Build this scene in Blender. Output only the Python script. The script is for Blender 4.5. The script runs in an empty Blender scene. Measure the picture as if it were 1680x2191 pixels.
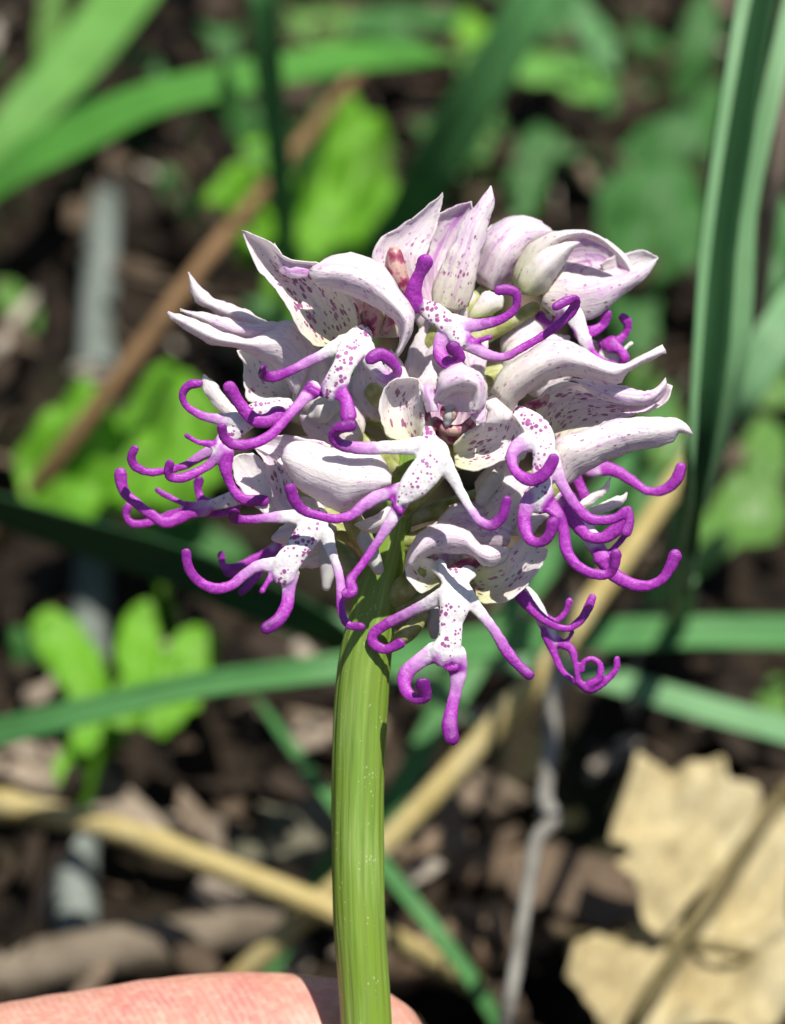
import bpy, bmesh, math, random
import numpy as np
from mathutils import Vector, noise, geometry

random.seed(7)
sc = bpy.context.scene
# ------------------------------------------------------------------ camera
D0 = 0.15                      # camera to flower stem, metres
SPX = 0.055 / 1680.0           # metres per photo pixel (1680 wide) at the stem
K = SPX / D0
PITCH = math.radians(40)
CAM = Vector((0, 0, 0.21))
RI = Vector((1, 0, 0))
UP = Vector((0, math.sin(PITCH), math.cos(PITCH)))
FW = Vector((0, math.cos(PITCH), -math.sin(PITCH)))
cam_d = bpy.data.cameras.new('camera')
cam = bpy.data.objects.new('camera', cam_d)
sc.collection.objects.link(cam)
cam.location = CAM
cam.rotation_euler = (math.pi / 2 - PITCH, 0, 0)
cam_d.sensor_fit = 'HORIZONTAL'
cam_d.sensor_width = 36
cam_d.lens = 36 / (1680 * K)
cam_d.clip_start = 0.005
cam_d.clip_end = 200
cam_d.dof.use_dof = True
cam_d.dof.focus_distance = D0 - 150 * SPX
cam_d.dof.aperture_fstop = cam_d.lens / 3.0
sc.camera = cam
# ------------------------------------------------------------------ light
w = bpy.data.worlds.new('World'); sc.world = w; w.use_nodes = True
nt = w.node_tree; nt.nodes.clear()
sky = nt.nodes.new('ShaderNodeTexSky'); sky.sky_type = 'NISHITA'; sky.sun_disc = False
bg = nt.nodes.new('ShaderNodeBackground'); bg.inputs[1].default_value = 0.065
wo = nt.nodes.new('ShaderNodeOutputWorld')
nt.links.new(sky.outputs[0], bg.inputs[0]); nt.links.new(bg.outputs[0], wo.inputs[0])
TOSUN = (0.22 * RI + 0.75 * UP - 0.62 * FW).normalized()
sky.sun_elevation = math.asin(TOSUN.z)
sky.sun_rotation = math.atan2(TOSUN.x, TOSUN.y)
sun_d = bpy.data.lights.new('sun', 'SUN'); sun_d.energy = 5.0; sun_d.angle = math.radians(0.53)
sun_d.color = (1.0, 0.955, 0.88)
sun = bpy.data.objects.new('sun', sun_d); sc.collection.objects.link(sun)
sun.rotation_euler = (-TOSUN).to_track_quat('-Z', 'Y').to_euler()
sun.location = (0.3, 0, 1.5)
sc.view_settings.view_transform = 'Standard'
sc.view_settings.look = 'None'
sc.view_settings.exposure = 0.37
sc.view_settings.gamma = 1.0
sc.cycles.max_bounces = 8
sc.cycles.transparent_max_bounces = 8
sc.cycles.use_denoising = True

# ------------------------------------------------------------------ pixel -> place
def ray(px, py):
    return FW + RI * ((px - 840) * K) + UP * ((1095.5 - py) * K)
def P(px, py, wz=0.0):
    return CAM + ray(px, py) * (D0 - wz * SPX)
def ground_d(px, py):
    return -CAM.z / ray(px, py).z
def G(px, py, f):              # f: 0 at the orchid's distance, 1 on the ground
    d = D0 + f * (ground_d(px, py) - D0)
    return CAM + ray(px, py) * d
ZONES = {0: (0, 0, 1.0), 1: (492.2, 360.9, .29297), 2: (902.3, 360.9, .3662), 3: (229.7, 771.1, .29297),
         4: (656.2, 738.3, .2996), 5: (1025.4, 689.1, .2996), 6: (738.3, 1066.4, .3662), 7: (311.7, 492.2, .3027),
         8: (820.3, 1476.6, .5117)}
def zc(z, p, w0=0.0):
    ox, oy, s = ZONES[z]
    return np.array([ox + p[0] * s, oy + p[1] * s, w0 + (p[2] if len(p) > 2 else 0.0)])

# ------------------------------------------------------------------ splines
def catmull(pts, n):
    pts = [np.asarray(p, float) for p in pts]
    if len(pts) == 2:
        return np.array([pts[0] + (pts[1] - pts[0]) * t for t in np.linspace(0, 1, n)])
    seg = np.array([max(1e-6, np.linalg.norm(b[:2] - a[:2]) if len(a) > 2 else np.linalg.norm(b - a)) for a, b in zip(pts, pts[1:])])
    k = np.concatenate([[0], np.cumsum(seg ** 0.7)])
    ext = [2 * pts[0] - pts[1]] + pts + [2 * pts[-1] - pts[-2]]
    kk = np.concatenate([[-(k[1])], k, [2 * k[-1] - k[-2]]])
    def ev(t):
        i = min(max(np.searchsorted(k, t, side='right') - 1, 0), len(pts) - 2)
        p0, p1, p2, p3 = ext[i:i + 4]; t0, t1, t2, t3 = kk[i:i + 4]
        a1 = (t1 - t) / (t1 - t0) * p0 + (t - t0) / (t1 - t0) * p1
        a2 = (t2 - t) / (t2 - t1) * p1 + (t - t1) / (t2 - t1) * p2
        a3 = (t3 - t) / (t3 - t2) * p2 + (t - t2) / (t3 - t2) * p3
        b1 = (t2 - t) / (t2 - t0) * a1 + (t - t0) / (t2 - t0) * a2
        b2 = (t3 - t) / (t3 - t1) * a2 + (t - t1) / (t3 - t1) * a3
        return (t2 - t) / (t2 - t1) * b1 + (t - t1) / (t2 - t1) * b2
    dense = np.array([ev(t) for t in np.linspace(0, k[-1], 160)])
    dl = np.concatenate([[0], np.cumsum(np.linalg.norm(np.diff(dense[:, :3], axis=0), axis=1))])
    q = np.linspace(0, dl[-1], n)
    return np.stack([np.interp(q, dl, dense[:, j]) for j in range(dense.shape[1])], axis=1)

def vnoise(p, freq, seed=0.0):
    v = noise.noise_vector(Vector((p[0] * freq + seed, p[1] * freq - seed * 1.7, p[2] * freq + seed * .3)))
    return np.array(v)

# ------------------------------------------------------------------ object helpers
COL = sc.collection
def link(name, mesh, mat=None, parent=None):
    o = bpy.data.objects.new(name, mesh); COL.objects.link(o)
    if mat is not None and len(mesh.materials) == 0: mesh.materials.append(mat)
    if parent is not None: o.parent = parent
    return o
def empty(name, loc, parent=None):
    o = bpy.data.objects.new(name, None); COL.objects.link(o)
    o.empty_display_size = .005
    if parent is not None: o.parent = parent
    o.location = loc
    return o
def tag(o, label=None, cat=None, group=None, kind=None):
    if label: o['label'] = label
    if cat: o['category'] = cat
    if group: o['group'] = group
    if kind: o['kind'] = kind
    return o
def mesh_of(name, verts, faces, smooth=True, attrs=None):
    me = bpy.data.meshes.new(name)
    me.from_pydata([tuple(v) for v in verts], [], faces)
    me.validate()
    if smooth: me.polygons.foreach_set('use_smooth', [True] * len(me.polygons))
    for k, a in (attrs or {}).items():
        a = np.asarray(a, float)
        if a.ndim == 1:
            at = me.attributes.new(k, 'FLOAT', 'POINT'); at.data.foreach_set('value', a.astype(np.float32))
        else:
            at = me.attributes.new(k, 'FLOAT_VECTOR', 'POINT'); at.data.foreach_set('vector', a.astype(np.float32).ravel())
    me.update()
    return me
def solidify(o, t, offset=0.0):
    m = o.modifiers.new('thickness', 'SOLIDIFY'); m.thickness = t; m.offset = offset
    return o

# ------------------------------------------------------------------ materials
def new_mat(name):
    m = bpy.data.materials.new(name); m.use_nodes = True
    n = m.node_tree; n.nodes.clear()
    return m, n
class NB:
    def __init__(s, n): s.n = n
    def add(s, t, **kw):
        x = s.n.nodes.new(t)
        for k, v in kw.items(): setattr(x, k, v)
        return x
    def attr(s, name):
        return s.add('ShaderNodeAttribute', attribute_name=name)
    def math(s, op, a, b=None, c=None, clamp=False):
        x = s.add('ShaderNodeMath', operation=op, use_clamp=clamp)
        for i, v in enumerate((a, b, c)):
            if v is None: continue
            if hasattr(v, 'is_output') or hasattr(v, 'links'): s.n.links.new(v, x.inputs[i])
            else: x.inputs[i].default_value = v
        return x.outputs[0]
    def mix(s, f, a, b):
        x = s.add('ShaderNodeMix', data_type='RGBA')
        for i, v in ((0, f), (6, a), (7, b)):
            if hasattr(v, 'links'): s.n.links.new(v, x.inputs[i])
            elif i == 0: x.inputs[i].default_value = v
            else: x.inputs[i].default_value = (*v, 1)
        return x.outputs[2]
    def vscale(s, v, sc3):
        x = s.add('ShaderNodeMapping'); s.n.links.new(v, x.inputs[0]); x.inputs[3].default_value = sc3
        return x.outputs[0]
    def noise(s, v, scale, detail=3, rough=.55):
        x = s.add('ShaderNodeTexNoise'); x.inputs['Scale'].default_value = scale
        x.inputs['Detail'].default_value = detail; x.inputs['Roughness'].default_value = rough
        if v is not None: s.n.links.new(v, x.inputs['Vector'])
        return x
    def ramp(s, f, stops, interp='LINEAR'):
        x = s.add('ShaderNodeValToRGB'); s.n.links.new(f, x.inputs[0])
        cr = x.color_ramp; cr.interpolation = interp
        while len(cr.elements) < len(stops): cr.elements.new(0.5)
        for e, (p, c) in zip(cr.elements, stops):
            e.position = p; e.color = (*c, 1) if len(c) == 3 else c
        return x.outputs[0]
    def sstep(s, v, a, b):
        x = s.add('ShaderNodeMapRange', interpolation_type='SMOOTHSTEP')
        s.n.links.new(v, x.inputs[0]); x.inputs[1].default_value = a; x.inputs[2].default_value = b
        return x.outputs[0]
    def out(s, shader):
        o = s.add('ShaderNodeOutputMaterial'); s.n.links.new(shader, o.inputs[0])
    def bump(s, h, strength, dist):
        b = s.add('ShaderNodeBump'); b.inputs['Strength'].default_value = strength; b.inputs['Distance'].default_value = dist
        s.n.links.new(h, b.inputs['Height']); return b.outputs[0]
    def pbr(s, col, rough=.5, spec=.4, normal=None, translucent=0.0, tcol=None, sss=0.0, sss_r=None):
        p = s.add('ShaderNodeBsdfPrincipled')
        for v, k in ((col, 'Base Color'), (rough, 'Roughness')):
            if hasattr(v, 'links'): s.n.links.new(v, p.inputs[k])
            else: p.inputs[k].default_value = (*v, 1) if k == 'Base Color' else v
        p.inputs['Specular IOR Level'].default_value = spec
        if normal is not None: s.n.links.new(normal, p.inputs['Normal'])
        if sss:
            p.inputs['Subsurface Weight'].default_value = sss
            p.inputs['Subsurface Radius'].default_value = sss_r or (1, .3, .2)
            p.inputs['Subsurface Scale'].default_value = .0015
        if not translucent: return p.outputs[0]
        t = s.add('ShaderNodeBsdfTranslucent')
        tc = tcol if tcol is not None else col
        if hasattr(tc, 'links'): s.n.links.new(tc, t.inputs[0])
        else: t.inputs[0].default_value = (*tc, 1)
        if normal is not None: s.n.links.new(normal, t.inputs['Normal'])
        m = s.add('ShaderNodeMixShader')
        m.inputs[0].default_value = translucent
        s.n.links.new(p.outputs[0], m.inputs[1]); s.n.links.new(t.outputs[0], m.inputs[2])
        return m.outputs[0]

def petal_material():
    m, n = new_mat('petal'); b = NB(n)
    uv = b.attr('grain').outputs['Vector']            # millimetres across / along
    spot, green, pink = b.attr('spot').outputs['Fac'], b.attr('green').outputs['Fac'], b.attr('pink').outputs['Fac']
    mott = b.noise(b.vscale(uv, (1.1, .5, 1)), 1.0, 4).outputs['Fac']
    base = b.mix(b.sstep(mott, .38, .7), (.95, .935, .89), (.93, .87, .88))
    streak = b.noise(b.vscale(uv, (1.7, .16, 1)), 1.0, 4, .6).outputs['Fac']
    ps = b.math('MULTIPLY', b.sstep(streak, .40, .68), pink, clamp=True)
    base = b.mix(b.math('MULTIPLY', pink, .28, clamp=True), base, (.80, .58, .80))
    base = b.mix(ps, base, (.54, .18, .62))
    fleck = b.noise(b.vscale(uv, (3.4, 1.5, 1)), 1.0, 4, .75).outputs['Fac']
    patch = b.noise(b.vscale(uv, (.5, .35, 1)), 1.0, 2).outputs['Fac']
    fk = b.math('MULTIPLY', b.sstep(fleck, .54, .63), b.sstep(patch, .38, .58))
    base = b.mix(b.math('MULTIPLY', fk, b.math('MULTIPLY_ADD', pink, 1.3, .38), clamp=True), base, (.52, .14, .56))
    mot = b.noise(b.vscale(uv, (5, 2.2, 1)), 1.0, 3, .7).outputs['Fac']
    base = b.mix(b.math('MULTIPLY', b.sstep(mot, .52, .68), .22), base, (.88, .72, .82))
    vl = b.noise(b.vscale(uv, (2.6, .05, 1)), 1.0, 3, .6).outputs['Fac']
    base = b.mix(b.math('MULTIPLY', b.sstep(vl, .54, .68), .40), base, (.80, .66, .77))
    base = b.mix(b.math('MULTIPLY', b.sstep(vl, .46, .34), .30), base, (.88, .88, .80))
    base = b.mix(green, base, (.50, .55, .20))
    vo = b.add('ShaderNodeTexVoronoi'); vo.inputs['Scale'].default_value = 1.0
    vo.inputs['Randomness'].default_value = .85
    n.links.new(b.vscale(uv, (3.2, 1.9, 1)), vo.inputs['Vector'])
    sep = b.add('ShaderNodeSeparateColor'); n.links.new(vo.outputs['Color'], sep.inputs[0])
    clus = b.sstep(b.noise(uv, .55, 2).outputs['Fac'], .30, .58)
    rad = b.math('MULTIPLY', b.math('MULTIPLY_ADD', sep.outputs[0], .46, .10), b.math('MULTIPLY', spot, b.math('MULTIPLY_ADD', clus, .75, .4)))
    warp = b.noise(uv, 6.0, 2).outputs['Fac']
    dist = b.math('MULTIPLY_ADD', b.math('SUBTRACT', warp, .5), .25, vo.outputs['Distance'])
    sm = b.math('MULTIPLY', b.math('LESS_THAN', dist, rad), b.math('GREATER_THAN', spot, .06))
    scol = b.mix(sep.outputs[1], (.19, .012, .12), (.36, .03, .26))
    col = b.mix(b.math('MULTIPLY', sm, .88), base, scol)
    cell = b.noise(b.vscale(uv, (5, 2.4, 1)), 1.0, 4).outputs['Fac']
    vein = b.noise(b.vscale(uv, (3.2, .12, 1)), 1.0, 2).outputs['Fac']
    nrm = b.bump(b.math('ADD', cell, b.math('MULTIPLY', vein, .9)), .40, .00012)
    b.out(b.pbr(col, .48, .3, nrm, .36, b.mix(.6, col, (1, .95, .90))))
    return m
def lip_material():
    m, n = new_mat('lip'); b = NB(n)
    pu, tip, body = b.attr('purple').outputs['Fac'], b.attr('tip').outputs['Fac'], b.attr('body').outputs['Fac']
    co = b.attr('grain').outputs['Vector']
    ns = b.noise(co, 2.2, 4).outputs['Fac']
    pn = b.math('MULTIPLY_ADD', b.math('SUBTRACT', ns, .5), .45, pu)
    white = b.mix(b.sstep(ns, .42, .72), (.90, .88, .86), (.80, .72, .78))
    gran = b.noise(co, 6.0, 4, .75).outputs['Fac']
    p1 = b.mix(b.sstep(gran, .35, .7), (.37, .022, .41), (.54, .09, .58))
    p1 = b.mix(b.math('MULTIPLY', b.sstep(ns, .5, .75), .45), p1, (.30, .014, .34))
    p1 = b.mix(b.math('MULTIPLY', b.attr('edge').outputs['Fac'], .65), p1, (.24, .010, .27))  # darker limb edges: papilla colour plus painted-in shading of the flat ribbon
    p1 = b.mix(tip, p1, (.16, .008, .20))
    col = b.mix(b.sstep(pn, .02, .42), white, (.66, .34, .70))
    col = b.mix(b.sstep(pn, .28, .92), col, p1)
    vo = b.add('ShaderNodeTexVoronoi'); vo.inputs['Scale'].default_value = 3.0
    n.links.new(co, vo.inputs['Vector'])
    sep = b.add('ShaderNodeSeparateColor'); n.links.new(vo.outputs['Color'], sep.inputs[0])
    rad = b.math('MULTIPLY', b.math('MULTIPLY_ADD', sep.outputs[0], .34, .13), body)
    lc = b.sstep(b.noise(co, .7, 2).outputs['Fac'], .32, .6)
    rad = b.math('MULTIPLY', rad, b.math('MULTIPLY_ADD', lc, 1.0, .5))
    warp = b.math('MULTIPLY_ADD', b.math('SUBTRACT', gran, .5), .4, vo.outputs['Distance'])
    sm = b.math('LESS_THAN', warp, rad)
    halo = b.math('MULTIPLY', b.math('SUBTRACT', 1.0, b.sstep(vo.outputs['Distance'], .1, .55), clamp=True), b.math('MULTIPLY', body, .30))
    col = b.mix(halo, col, (.72, .38, .68))
    col = b.mix(b.math('MULTIPLY', sm, .9), col, (.34, .03, .27))
    bm = b.math('ADD', gran, b.math('MULTIPLY', sm, .5))
    nrm = b.bump(bm, .5, .00010)
    b.out(b.pbr(col, .30, .45, nrm, .12))
    return m
def column_material():
    m, n = new_mat('column'); b = NB(n)
    co = b.attr('grain').outputs['Vector']
    ns = b.noise(co, 1.3, 3).outputs['Fac']
    col = b.ramp(ns, [(.32, (.20, .02, .07)), (.45, (.36, .08, .13)), (.55, (.55, .34, .32)), (.72, (.40, .34, .16))])
    b.out(b.pbr(col, .4, .4, None, .1))
    return m
def ovary_material():
    m, n = new_mat('ovary'); b = NB(n)
    co = b.attr('grain').outputs['Vector']
    ns = b.noise(co, .9, 3).outputs['Fac']
    col = b.ramp(ns, [(.3, (.24, .27, .06)), (.5, (.42, .45, .15)), (.72, (.62, .62, .42))])
    b.out(b.pbr(col, .45, .4, b.bump(b.noise(co, 8, 2).outputs['Fac'], .4, .0001), .2))
    return m
def spur_material():
    m, n = new_mat('spur'); b = NB(n)
    ns = b.noise(b.attr('grain').outputs['Vector'], .8, 3).outputs['Fac']
    b.out(b.pbr(b.mix(b.sstep(ns, .35, .7), (.72, .74, .66), (.62, .55, .60)), .45, .4, None, .3))
    return m
def stem_material():
    m, n = new_mat('orchid_stem'); b = NB(n)
    uv = b.attr('grain').outputs['Vector']            # angle turns, mm along, radius
    rib = b.attr('rib').outputs['Fac']
    s1 = b.noise(b.vscale(uv, (26, .10, 1)), 1.0, 4).outputs['Fac']
    big = b.noise(b.vscale(uv, (3, .07, 1)), 1.0, 2).outputs['Fac']
    col = b.ramp(s1, [(.28, (.105, .20, .03)), (.48, (.175, .305, .045)), (.62, (.25, .38, .08)), (.78, (.38, .48, .18))])
    col = b.mix(b.sstep(big, .35, .7), col, (.18, .29, .025))
    col = b.mix(b.math('MULTIPLY', rib, .40), col, (.17, .19, .06))
    dots = b.add('ShaderNodeTexVoronoi'); dots.inputs['Scale'].default_value = 1.0
    n.links.new(b.vscale(uv, (44, 2.6, 1)), dots.inputs['Vector'])
    dmask = b.sstep(b.noise(b.vscale(uv, (9, .5, 1)), 1.0, 3).outputs['Fac'], .42, .7)
    dm = b.math('LESS_THAN', dots.outputs['Distance'], b.math('MULTIPLY', dmask, .30))
    col = b.mix(b.math('MULTIPLY', dm, .4), col, (.58, .64, .36))
    nrm = b.bump(b.math('ADD', s1, b.math('MULTIPLY', dm, .4)), .7, .00018)
    b.out(b.pbr(col, .42, .45, nrm, 0))
    return m
def skin_material():
    m, n = new_mat('skin'); b = NB(n)
    co = b.attr('grain').outputs['Vector']            # millimetres
    big = b.noise(co, .16, 3).outputs['Fac']
    fine = b.noise(co, 1.3, 3).outputs['Fac']
    col = b.ramp(big, [(.32, (.52, .26, .185)), (.5, (.54, .235, .18)), (.68, (.52, .175, .145))])
    col = b.mix(b.math('MULTIPLY', b.sstep(fine, .4, .75), .35), col, (.78, .50, .38))
    wv = b.add('ShaderNodeTexWave'); wv.wave_type = 'BANDS'; wv.bands_direction = 'X'
    wv.inputs['Scale'].default_value = .62; wv.inputs['Distortion'].default_value = 4.5; wv.inputs['Detail'].default_value = 1.5
    wv.inputs['Detail Scale'].default_value = .35
    rot = b.add('ShaderNodeMapping'); rot.inputs[2].default_value = (0, 0, math.radians(32)); n.links.new(co, rot.inputs[0])
    n.links.new(rot.outputs[0], wv.inputs['Vector'])
    col = b.mix(b.math('MULTIPLY', b.math('MULTIPLY', wv.outputs['Fac'], b.sstep(b.noise(co, .35, 3).outputs['Fac'], .4, .62)), .24), col, (.70, .45, .38))
    nrm = b.bump(b.math('ADD', b.math('MULTIPLY', wv.outputs['Fac'], .22), b.math('MULTIPLY', fine, 1.2)), .38, .00014)
    b.out(b.pbr(col, .5, .35, nrm, 0, None, .25, (1, .35, .2)))
    return m
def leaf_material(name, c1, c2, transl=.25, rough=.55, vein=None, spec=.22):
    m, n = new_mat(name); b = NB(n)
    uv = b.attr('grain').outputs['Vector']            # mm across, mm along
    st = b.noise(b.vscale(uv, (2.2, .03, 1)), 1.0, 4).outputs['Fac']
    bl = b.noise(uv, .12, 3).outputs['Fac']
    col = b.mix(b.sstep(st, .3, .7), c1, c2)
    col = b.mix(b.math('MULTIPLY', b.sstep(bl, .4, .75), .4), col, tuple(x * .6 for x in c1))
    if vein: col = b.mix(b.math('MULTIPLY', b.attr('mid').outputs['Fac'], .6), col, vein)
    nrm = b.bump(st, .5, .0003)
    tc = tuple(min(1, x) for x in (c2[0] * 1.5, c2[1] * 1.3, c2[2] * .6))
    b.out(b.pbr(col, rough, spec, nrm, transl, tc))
    return m
def dead_material(name, cols, scale=.16, transl=.1, rough=.7):
    m, n = new_mat(name); b = NB(n)
    uv = b.attr('grain').outputs['Vector']
    a = b.noise(uv, scale, 5, .6).outputs['Fac']
    col = b.ramp(a, [(.3, cols[0]), (.5, cols[1]), (.7, cols[2])])
    f = b.noise(uv, 2.0, 3).outputs['Fac']
    col = b.mix(b.math('MULTIPLY', b.sstep(f, .45, .7), .35), col, tuple(x * .5 for x in cols[0]))
    col = b.mix(b.math('MULTIPLY', b.attr('mid').outputs['Fac'], .45), col, tuple(x * .55 for x in cols[0]))
    st = b.noise(uv, scale * .5, 3).outputs['Fac']
    col = b.mix(b.math('MULTIPLY', b.sstep(st, .52, .7), .4), col, tuple(x * .6 for x in cols[1]))
    b.out(b.pbr(col, rough, .2, b.bump(b.math('ADD', f, a), .6, .0006), transl))
    return m
def litter_material():
    m, n = new_mat('litter'); b = NB(n)
    uv, t = b.attr('grain').outputs['Vector'], b.attr('tone').outputs['Fac']
    c = b.ramp(t, [(0, (.018, .013, .009)), (.35, (.055, .038, .024)), (.6, (.13, .092, .060)), (.8, (.27, .21, .15)), (1, (.42, .37, .30))])
    a = b.noise(uv, .35, 4).outputs['Fac']
    c = b.mix(b.sstep(a, .35, .75), c, b.mix(.55, c, (.05, .035, .025)))
    b.out(b.pbr(c, .75, .2, b.bump(a, .6, .0006), .06))
    return m
def soil_material():
    m, n = new_mat('soil'); b = NB(n)
    tc = b.add('ShaderNodeTexCoord').outputs['Object']
    a = b.noise(tc, 90, 6, .65).outputs['Fac']; c = b.noise(tc, 14, 4).outputs['Fac']
    col = b.mix(b.sstep(a, .35, .7), (.008, .006, .005), (.030, .022, .015))
    col = b.mix(b.sstep(c, .5, .75), col, (.03, .035, .014))
    b.out(b.pbr(col, .95, .1, b.bump(a, .8, .003)))
    return m

PETAL, LIP, COLUMN, OVARY, SPUR = petal_material(), lip_material(), column_material(), ovary_material(), spur_material()
STEM, SKIN, SOIL, LITTER = stem_material(), skin_material(), soil_material(), litter_material()
GRASS = leaf_material('grass_bright', (.060, .23, .030), (.11, .33, .05), .30)
GRASS_Y = leaf_material('grass_yellowish', (.11, .30, .05), (.17, .40, .085), .30)
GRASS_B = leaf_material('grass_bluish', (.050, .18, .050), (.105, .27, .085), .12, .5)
GRASS_P = leaf_material('grass_pale', (.12, .27, .115), (.20, .37, .18), .12, .5)
GRASS_SHADE = leaf_material('grass_shade_dark', (.016, .060, .020), (.030, .090, .032), .05, .6, spec=.1)  # darkened grass green: shade on the blades painted into the colour
BROAD = leaf_material('broad_bright', (.10, .31, .012), (.18, .43, .03), .30, .55, vein=(.30, .52, .12))
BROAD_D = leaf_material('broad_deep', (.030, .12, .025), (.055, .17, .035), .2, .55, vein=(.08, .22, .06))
BROAD_M = leaf_material('broad_mid', (.075, .19, .035), (.13, .26, .055), .2, .4, vein=(.20, .34, .10))
STRAW = dead_material('straw', ((.38, .29, .10), (.52, .42, .18), (.60, .52, .29)), .3)
TWIG_BR = dead_material('brown_twig', ((.15, .09, .045), (.22, .13, .06), (.29, .18, .09)), .3)
TWIG_GR = dead_material('grey_twig', ((.15, .14, .12), (.25, .24, .21), (.34, .33, .29)), .5)
STALK_GR = dead_material('grey_stalk', ((.07, .085, .07), (.16, .19, .165), (.30, .33, .30)), .10)
DEAD_Y = dead_material('yellow_dead_leaf', ((.38, .30, .15), (.50, .42, .23), (.57, .51, .33)), .12)
DEAD_B = dead_material('brown_dead_leaf', ((.15, .10, .06), (.24, .17, .11), (.33, .25, .18)), .15)
DEAD_G = dead_material('grey_dead_leaf', ((.11, .11, .07), (.17, .16, .11), (.26, .24, .19)), .12)
DEAD_R = dead_material('russet_dead_leaf', ((.18, .07, .03), (.30, .13, .06), (.38, .20, .11)), .15)

# ------------------------------------------------------------------ tubes in picture space (x px, y px, w px)
def tube(pts, radii, n=None, m=14, flat=1.0, cap=True, extra=None):
    """pts (k,3) control points; radii per control point; elliptical: flat is the depth / width ratio."""
    k = len(pts)
    ctrl = np.array([list(p[:3]) + [r] for p, r in zip(pts, radii)])
    L = np.sum(np.linalg.norm(np.diff(ctrl[:, :3], axis=0), axis=1))
    n = n or int(max(8, min(60, L / 6)))
    c = catmull(list(ctrl), n)
    pos, rad = c[:, :3], np.maximum(c[:, 3], .5)
    tan = np.gradient(pos, axis=0); tan /= np.linalg.norm(tan, axis=1)[:, None] + 1e-9
    if cap:
        e = [(.45, .89), (.8, .6), (.97, .25)]
        a = [(pos[0] - tan[0] * rad[0] * q, rad[0] * s, tan[0]) for q, s in reversed(e)]
        z = [(pos[-1] + tan[-1] * rad[-1] * q, rad[-1] * s, tan[-1]) for q, s in e]
        pos = np.vstack([[x[0] for x in a], pos, [x[0] for x in z]])
        rad = np.concatenate([[x[1] for x in a], rad, [x[1] for x in z]])
        tan = np.vstack([[x[2] for x in a], tan, [x[2] for x in z]])
    B = np.array([0, 0, 1.0])
    side = np.cross(tan[0], B)
    if np.linalg.norm(side) < .2: side = np.array([1.0, 0, 0])
    verts, faces = [], []
    for i in range(len(pos)):
        side = side - tan[i] * np.dot(side, tan[i]); side /= np.linalg.norm(side) + 1e-9
        want = np.cross(tan[i], B)
        if np.linalg.norm(want) > .5:
            want /= np.linalg.norm(want)
            if np.dot(want, side) < 0: want = -want
            side = side * .5 + want * .5; side /= np.linalg.norm(side)
        nn = np.cross(side, tan[i])
        for j in range(m):
            a = 2 * math.pi * j / m
            verts.append(pos[i] + rad[i] * (math.cos(a) * side + math.sin(a) * nn * flat))
    for i in range(len(pos) - 1):
        for j in range(m):
            faces.append((i * m + j, i * m + (j + 1) % m, (i + 1) * m + (j + 1) % m, (i + 1) * m + j))
    faces.append(tuple(reversed(range(m)))); faces.append(tuple((len(pos) - 1) * m + j for j in range(m)))
    return np.array(verts), faces, pos
def join(parts):
    V, F, o = [], [], 0
    for v, f in parts:
        V.append(v); F += [tuple(i + o for i in q) for q in f]; o += len(v)
    return np.vstack(V), F
def remesh(v, f, voxel, smooth_it=6):
    me = mesh_of('tmp', v, f)
    o = bpy.data.objects.new('tmp', me); COL.objects.link(o)
    r = o.modifiers.new('r', 'REMESH'); r.mode = 'VOXEL'; r.voxel_size = voxel
    s = o.modifiers.new('s', 'SMOOTH'); s.iterations = smooth_it; s.factor = .5
    dg = bpy.context.evaluated_depsgraph_get(); dg.update()
    em = bpy.data.meshes.new_from_object(o.evaluated_get(dg))
    n = len(em.vertices); co = np.empty(n * 3); em.vertices.foreach_get('co', co)
    faces = [tuple(p.vertices) for p in em.polygons]
    bpy.data.objects.remove(o); bpy.data.meshes.remove(me); bpy.data.meshes.remove(em)
    return co.reshape(-1, 3), faces
MM = SPX * 1000
def to_world(v, root):
    return [tuple(P(*p) - root) for p in v]

# ------------------------------------------------------------------ the orchid
YG = 1095.5 + (CAM.z / D0 - math.sin(PITCH)) / (K * math.cos(PITCH)) + 40   # where the stem enters the ground
ROOT = P(900, YG, 0)
orchid = empty('orchid', ROOT)
tag(orchid, 'flowering orchid with a dense head of white and purple monkey-shaped blooms on a green stem', 'orchid')
def part_from_px(name, v, f, mat, parent, attrs=None, grain=None):
    a = dict(attrs or {})
    a['grain'] = (np.asarray(v) * MM) if grain is None else grain
    return link(name, mesh_of(name, to_world(v, ROOT), f, True, a), mat, parent)

# stem: ribbed, from the ground up through the flower head
axis = [(900, YG, 0), (845, 3500, 0), (805, 2700, 0), (784, 2200, 0), (769, 1950, 0), (766, 1700, 0), (780, 1420, 0), (806, 1280, 0),
        (842, 1130, 0), (872, 990, -5), (890, 850, -10), (905, 700, -20)]
arad = [64, 62, 57, 55, 56, 56.5, 57, 48, 38, 30, 22, 8]
ribs = 13; m_ = 104
n_ = 220
c = catmull([list(p) + [r] for p, r in zip(axis, arad)], n_)
V, F, A, RB = [], [], [], []
random.seed(3)
phase = [random.uniform(-.25, .25) for _ in range(ribs)]; amp = [random.uniform(.4, 1.0) for _ in range(ribs)]
lens_ = np.concatenate([[0], np.cumsum(np.linalg.norm(np.diff(c[:, :3], axis=0), axis=1))])
for i in range(n_):
    tw = lens_[i] * .00007
    for j in range(m_):
        a = 2 * math.pi * j / m_
        q = ((a / (2 * math.pi) + tw) % 1) * ribs; k = int(q) % ribs; fr = q - int(q)
        g = math.exp(-((fr - .5 - phase[k]) / .13) ** 2) * amp[k]
        r = c[i, 3] * (1 - .030 * g + .012 * math.sin(lens_[i] * .02 + a * 3))
        V.append((c[i, 0] + r * math.cos(a), c[i, 1], c[i, 2] + r * math.sin(a)))
        A.append((a / (2 * math.pi), lens_[i] * MM, 0)); RB.append(g)
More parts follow.
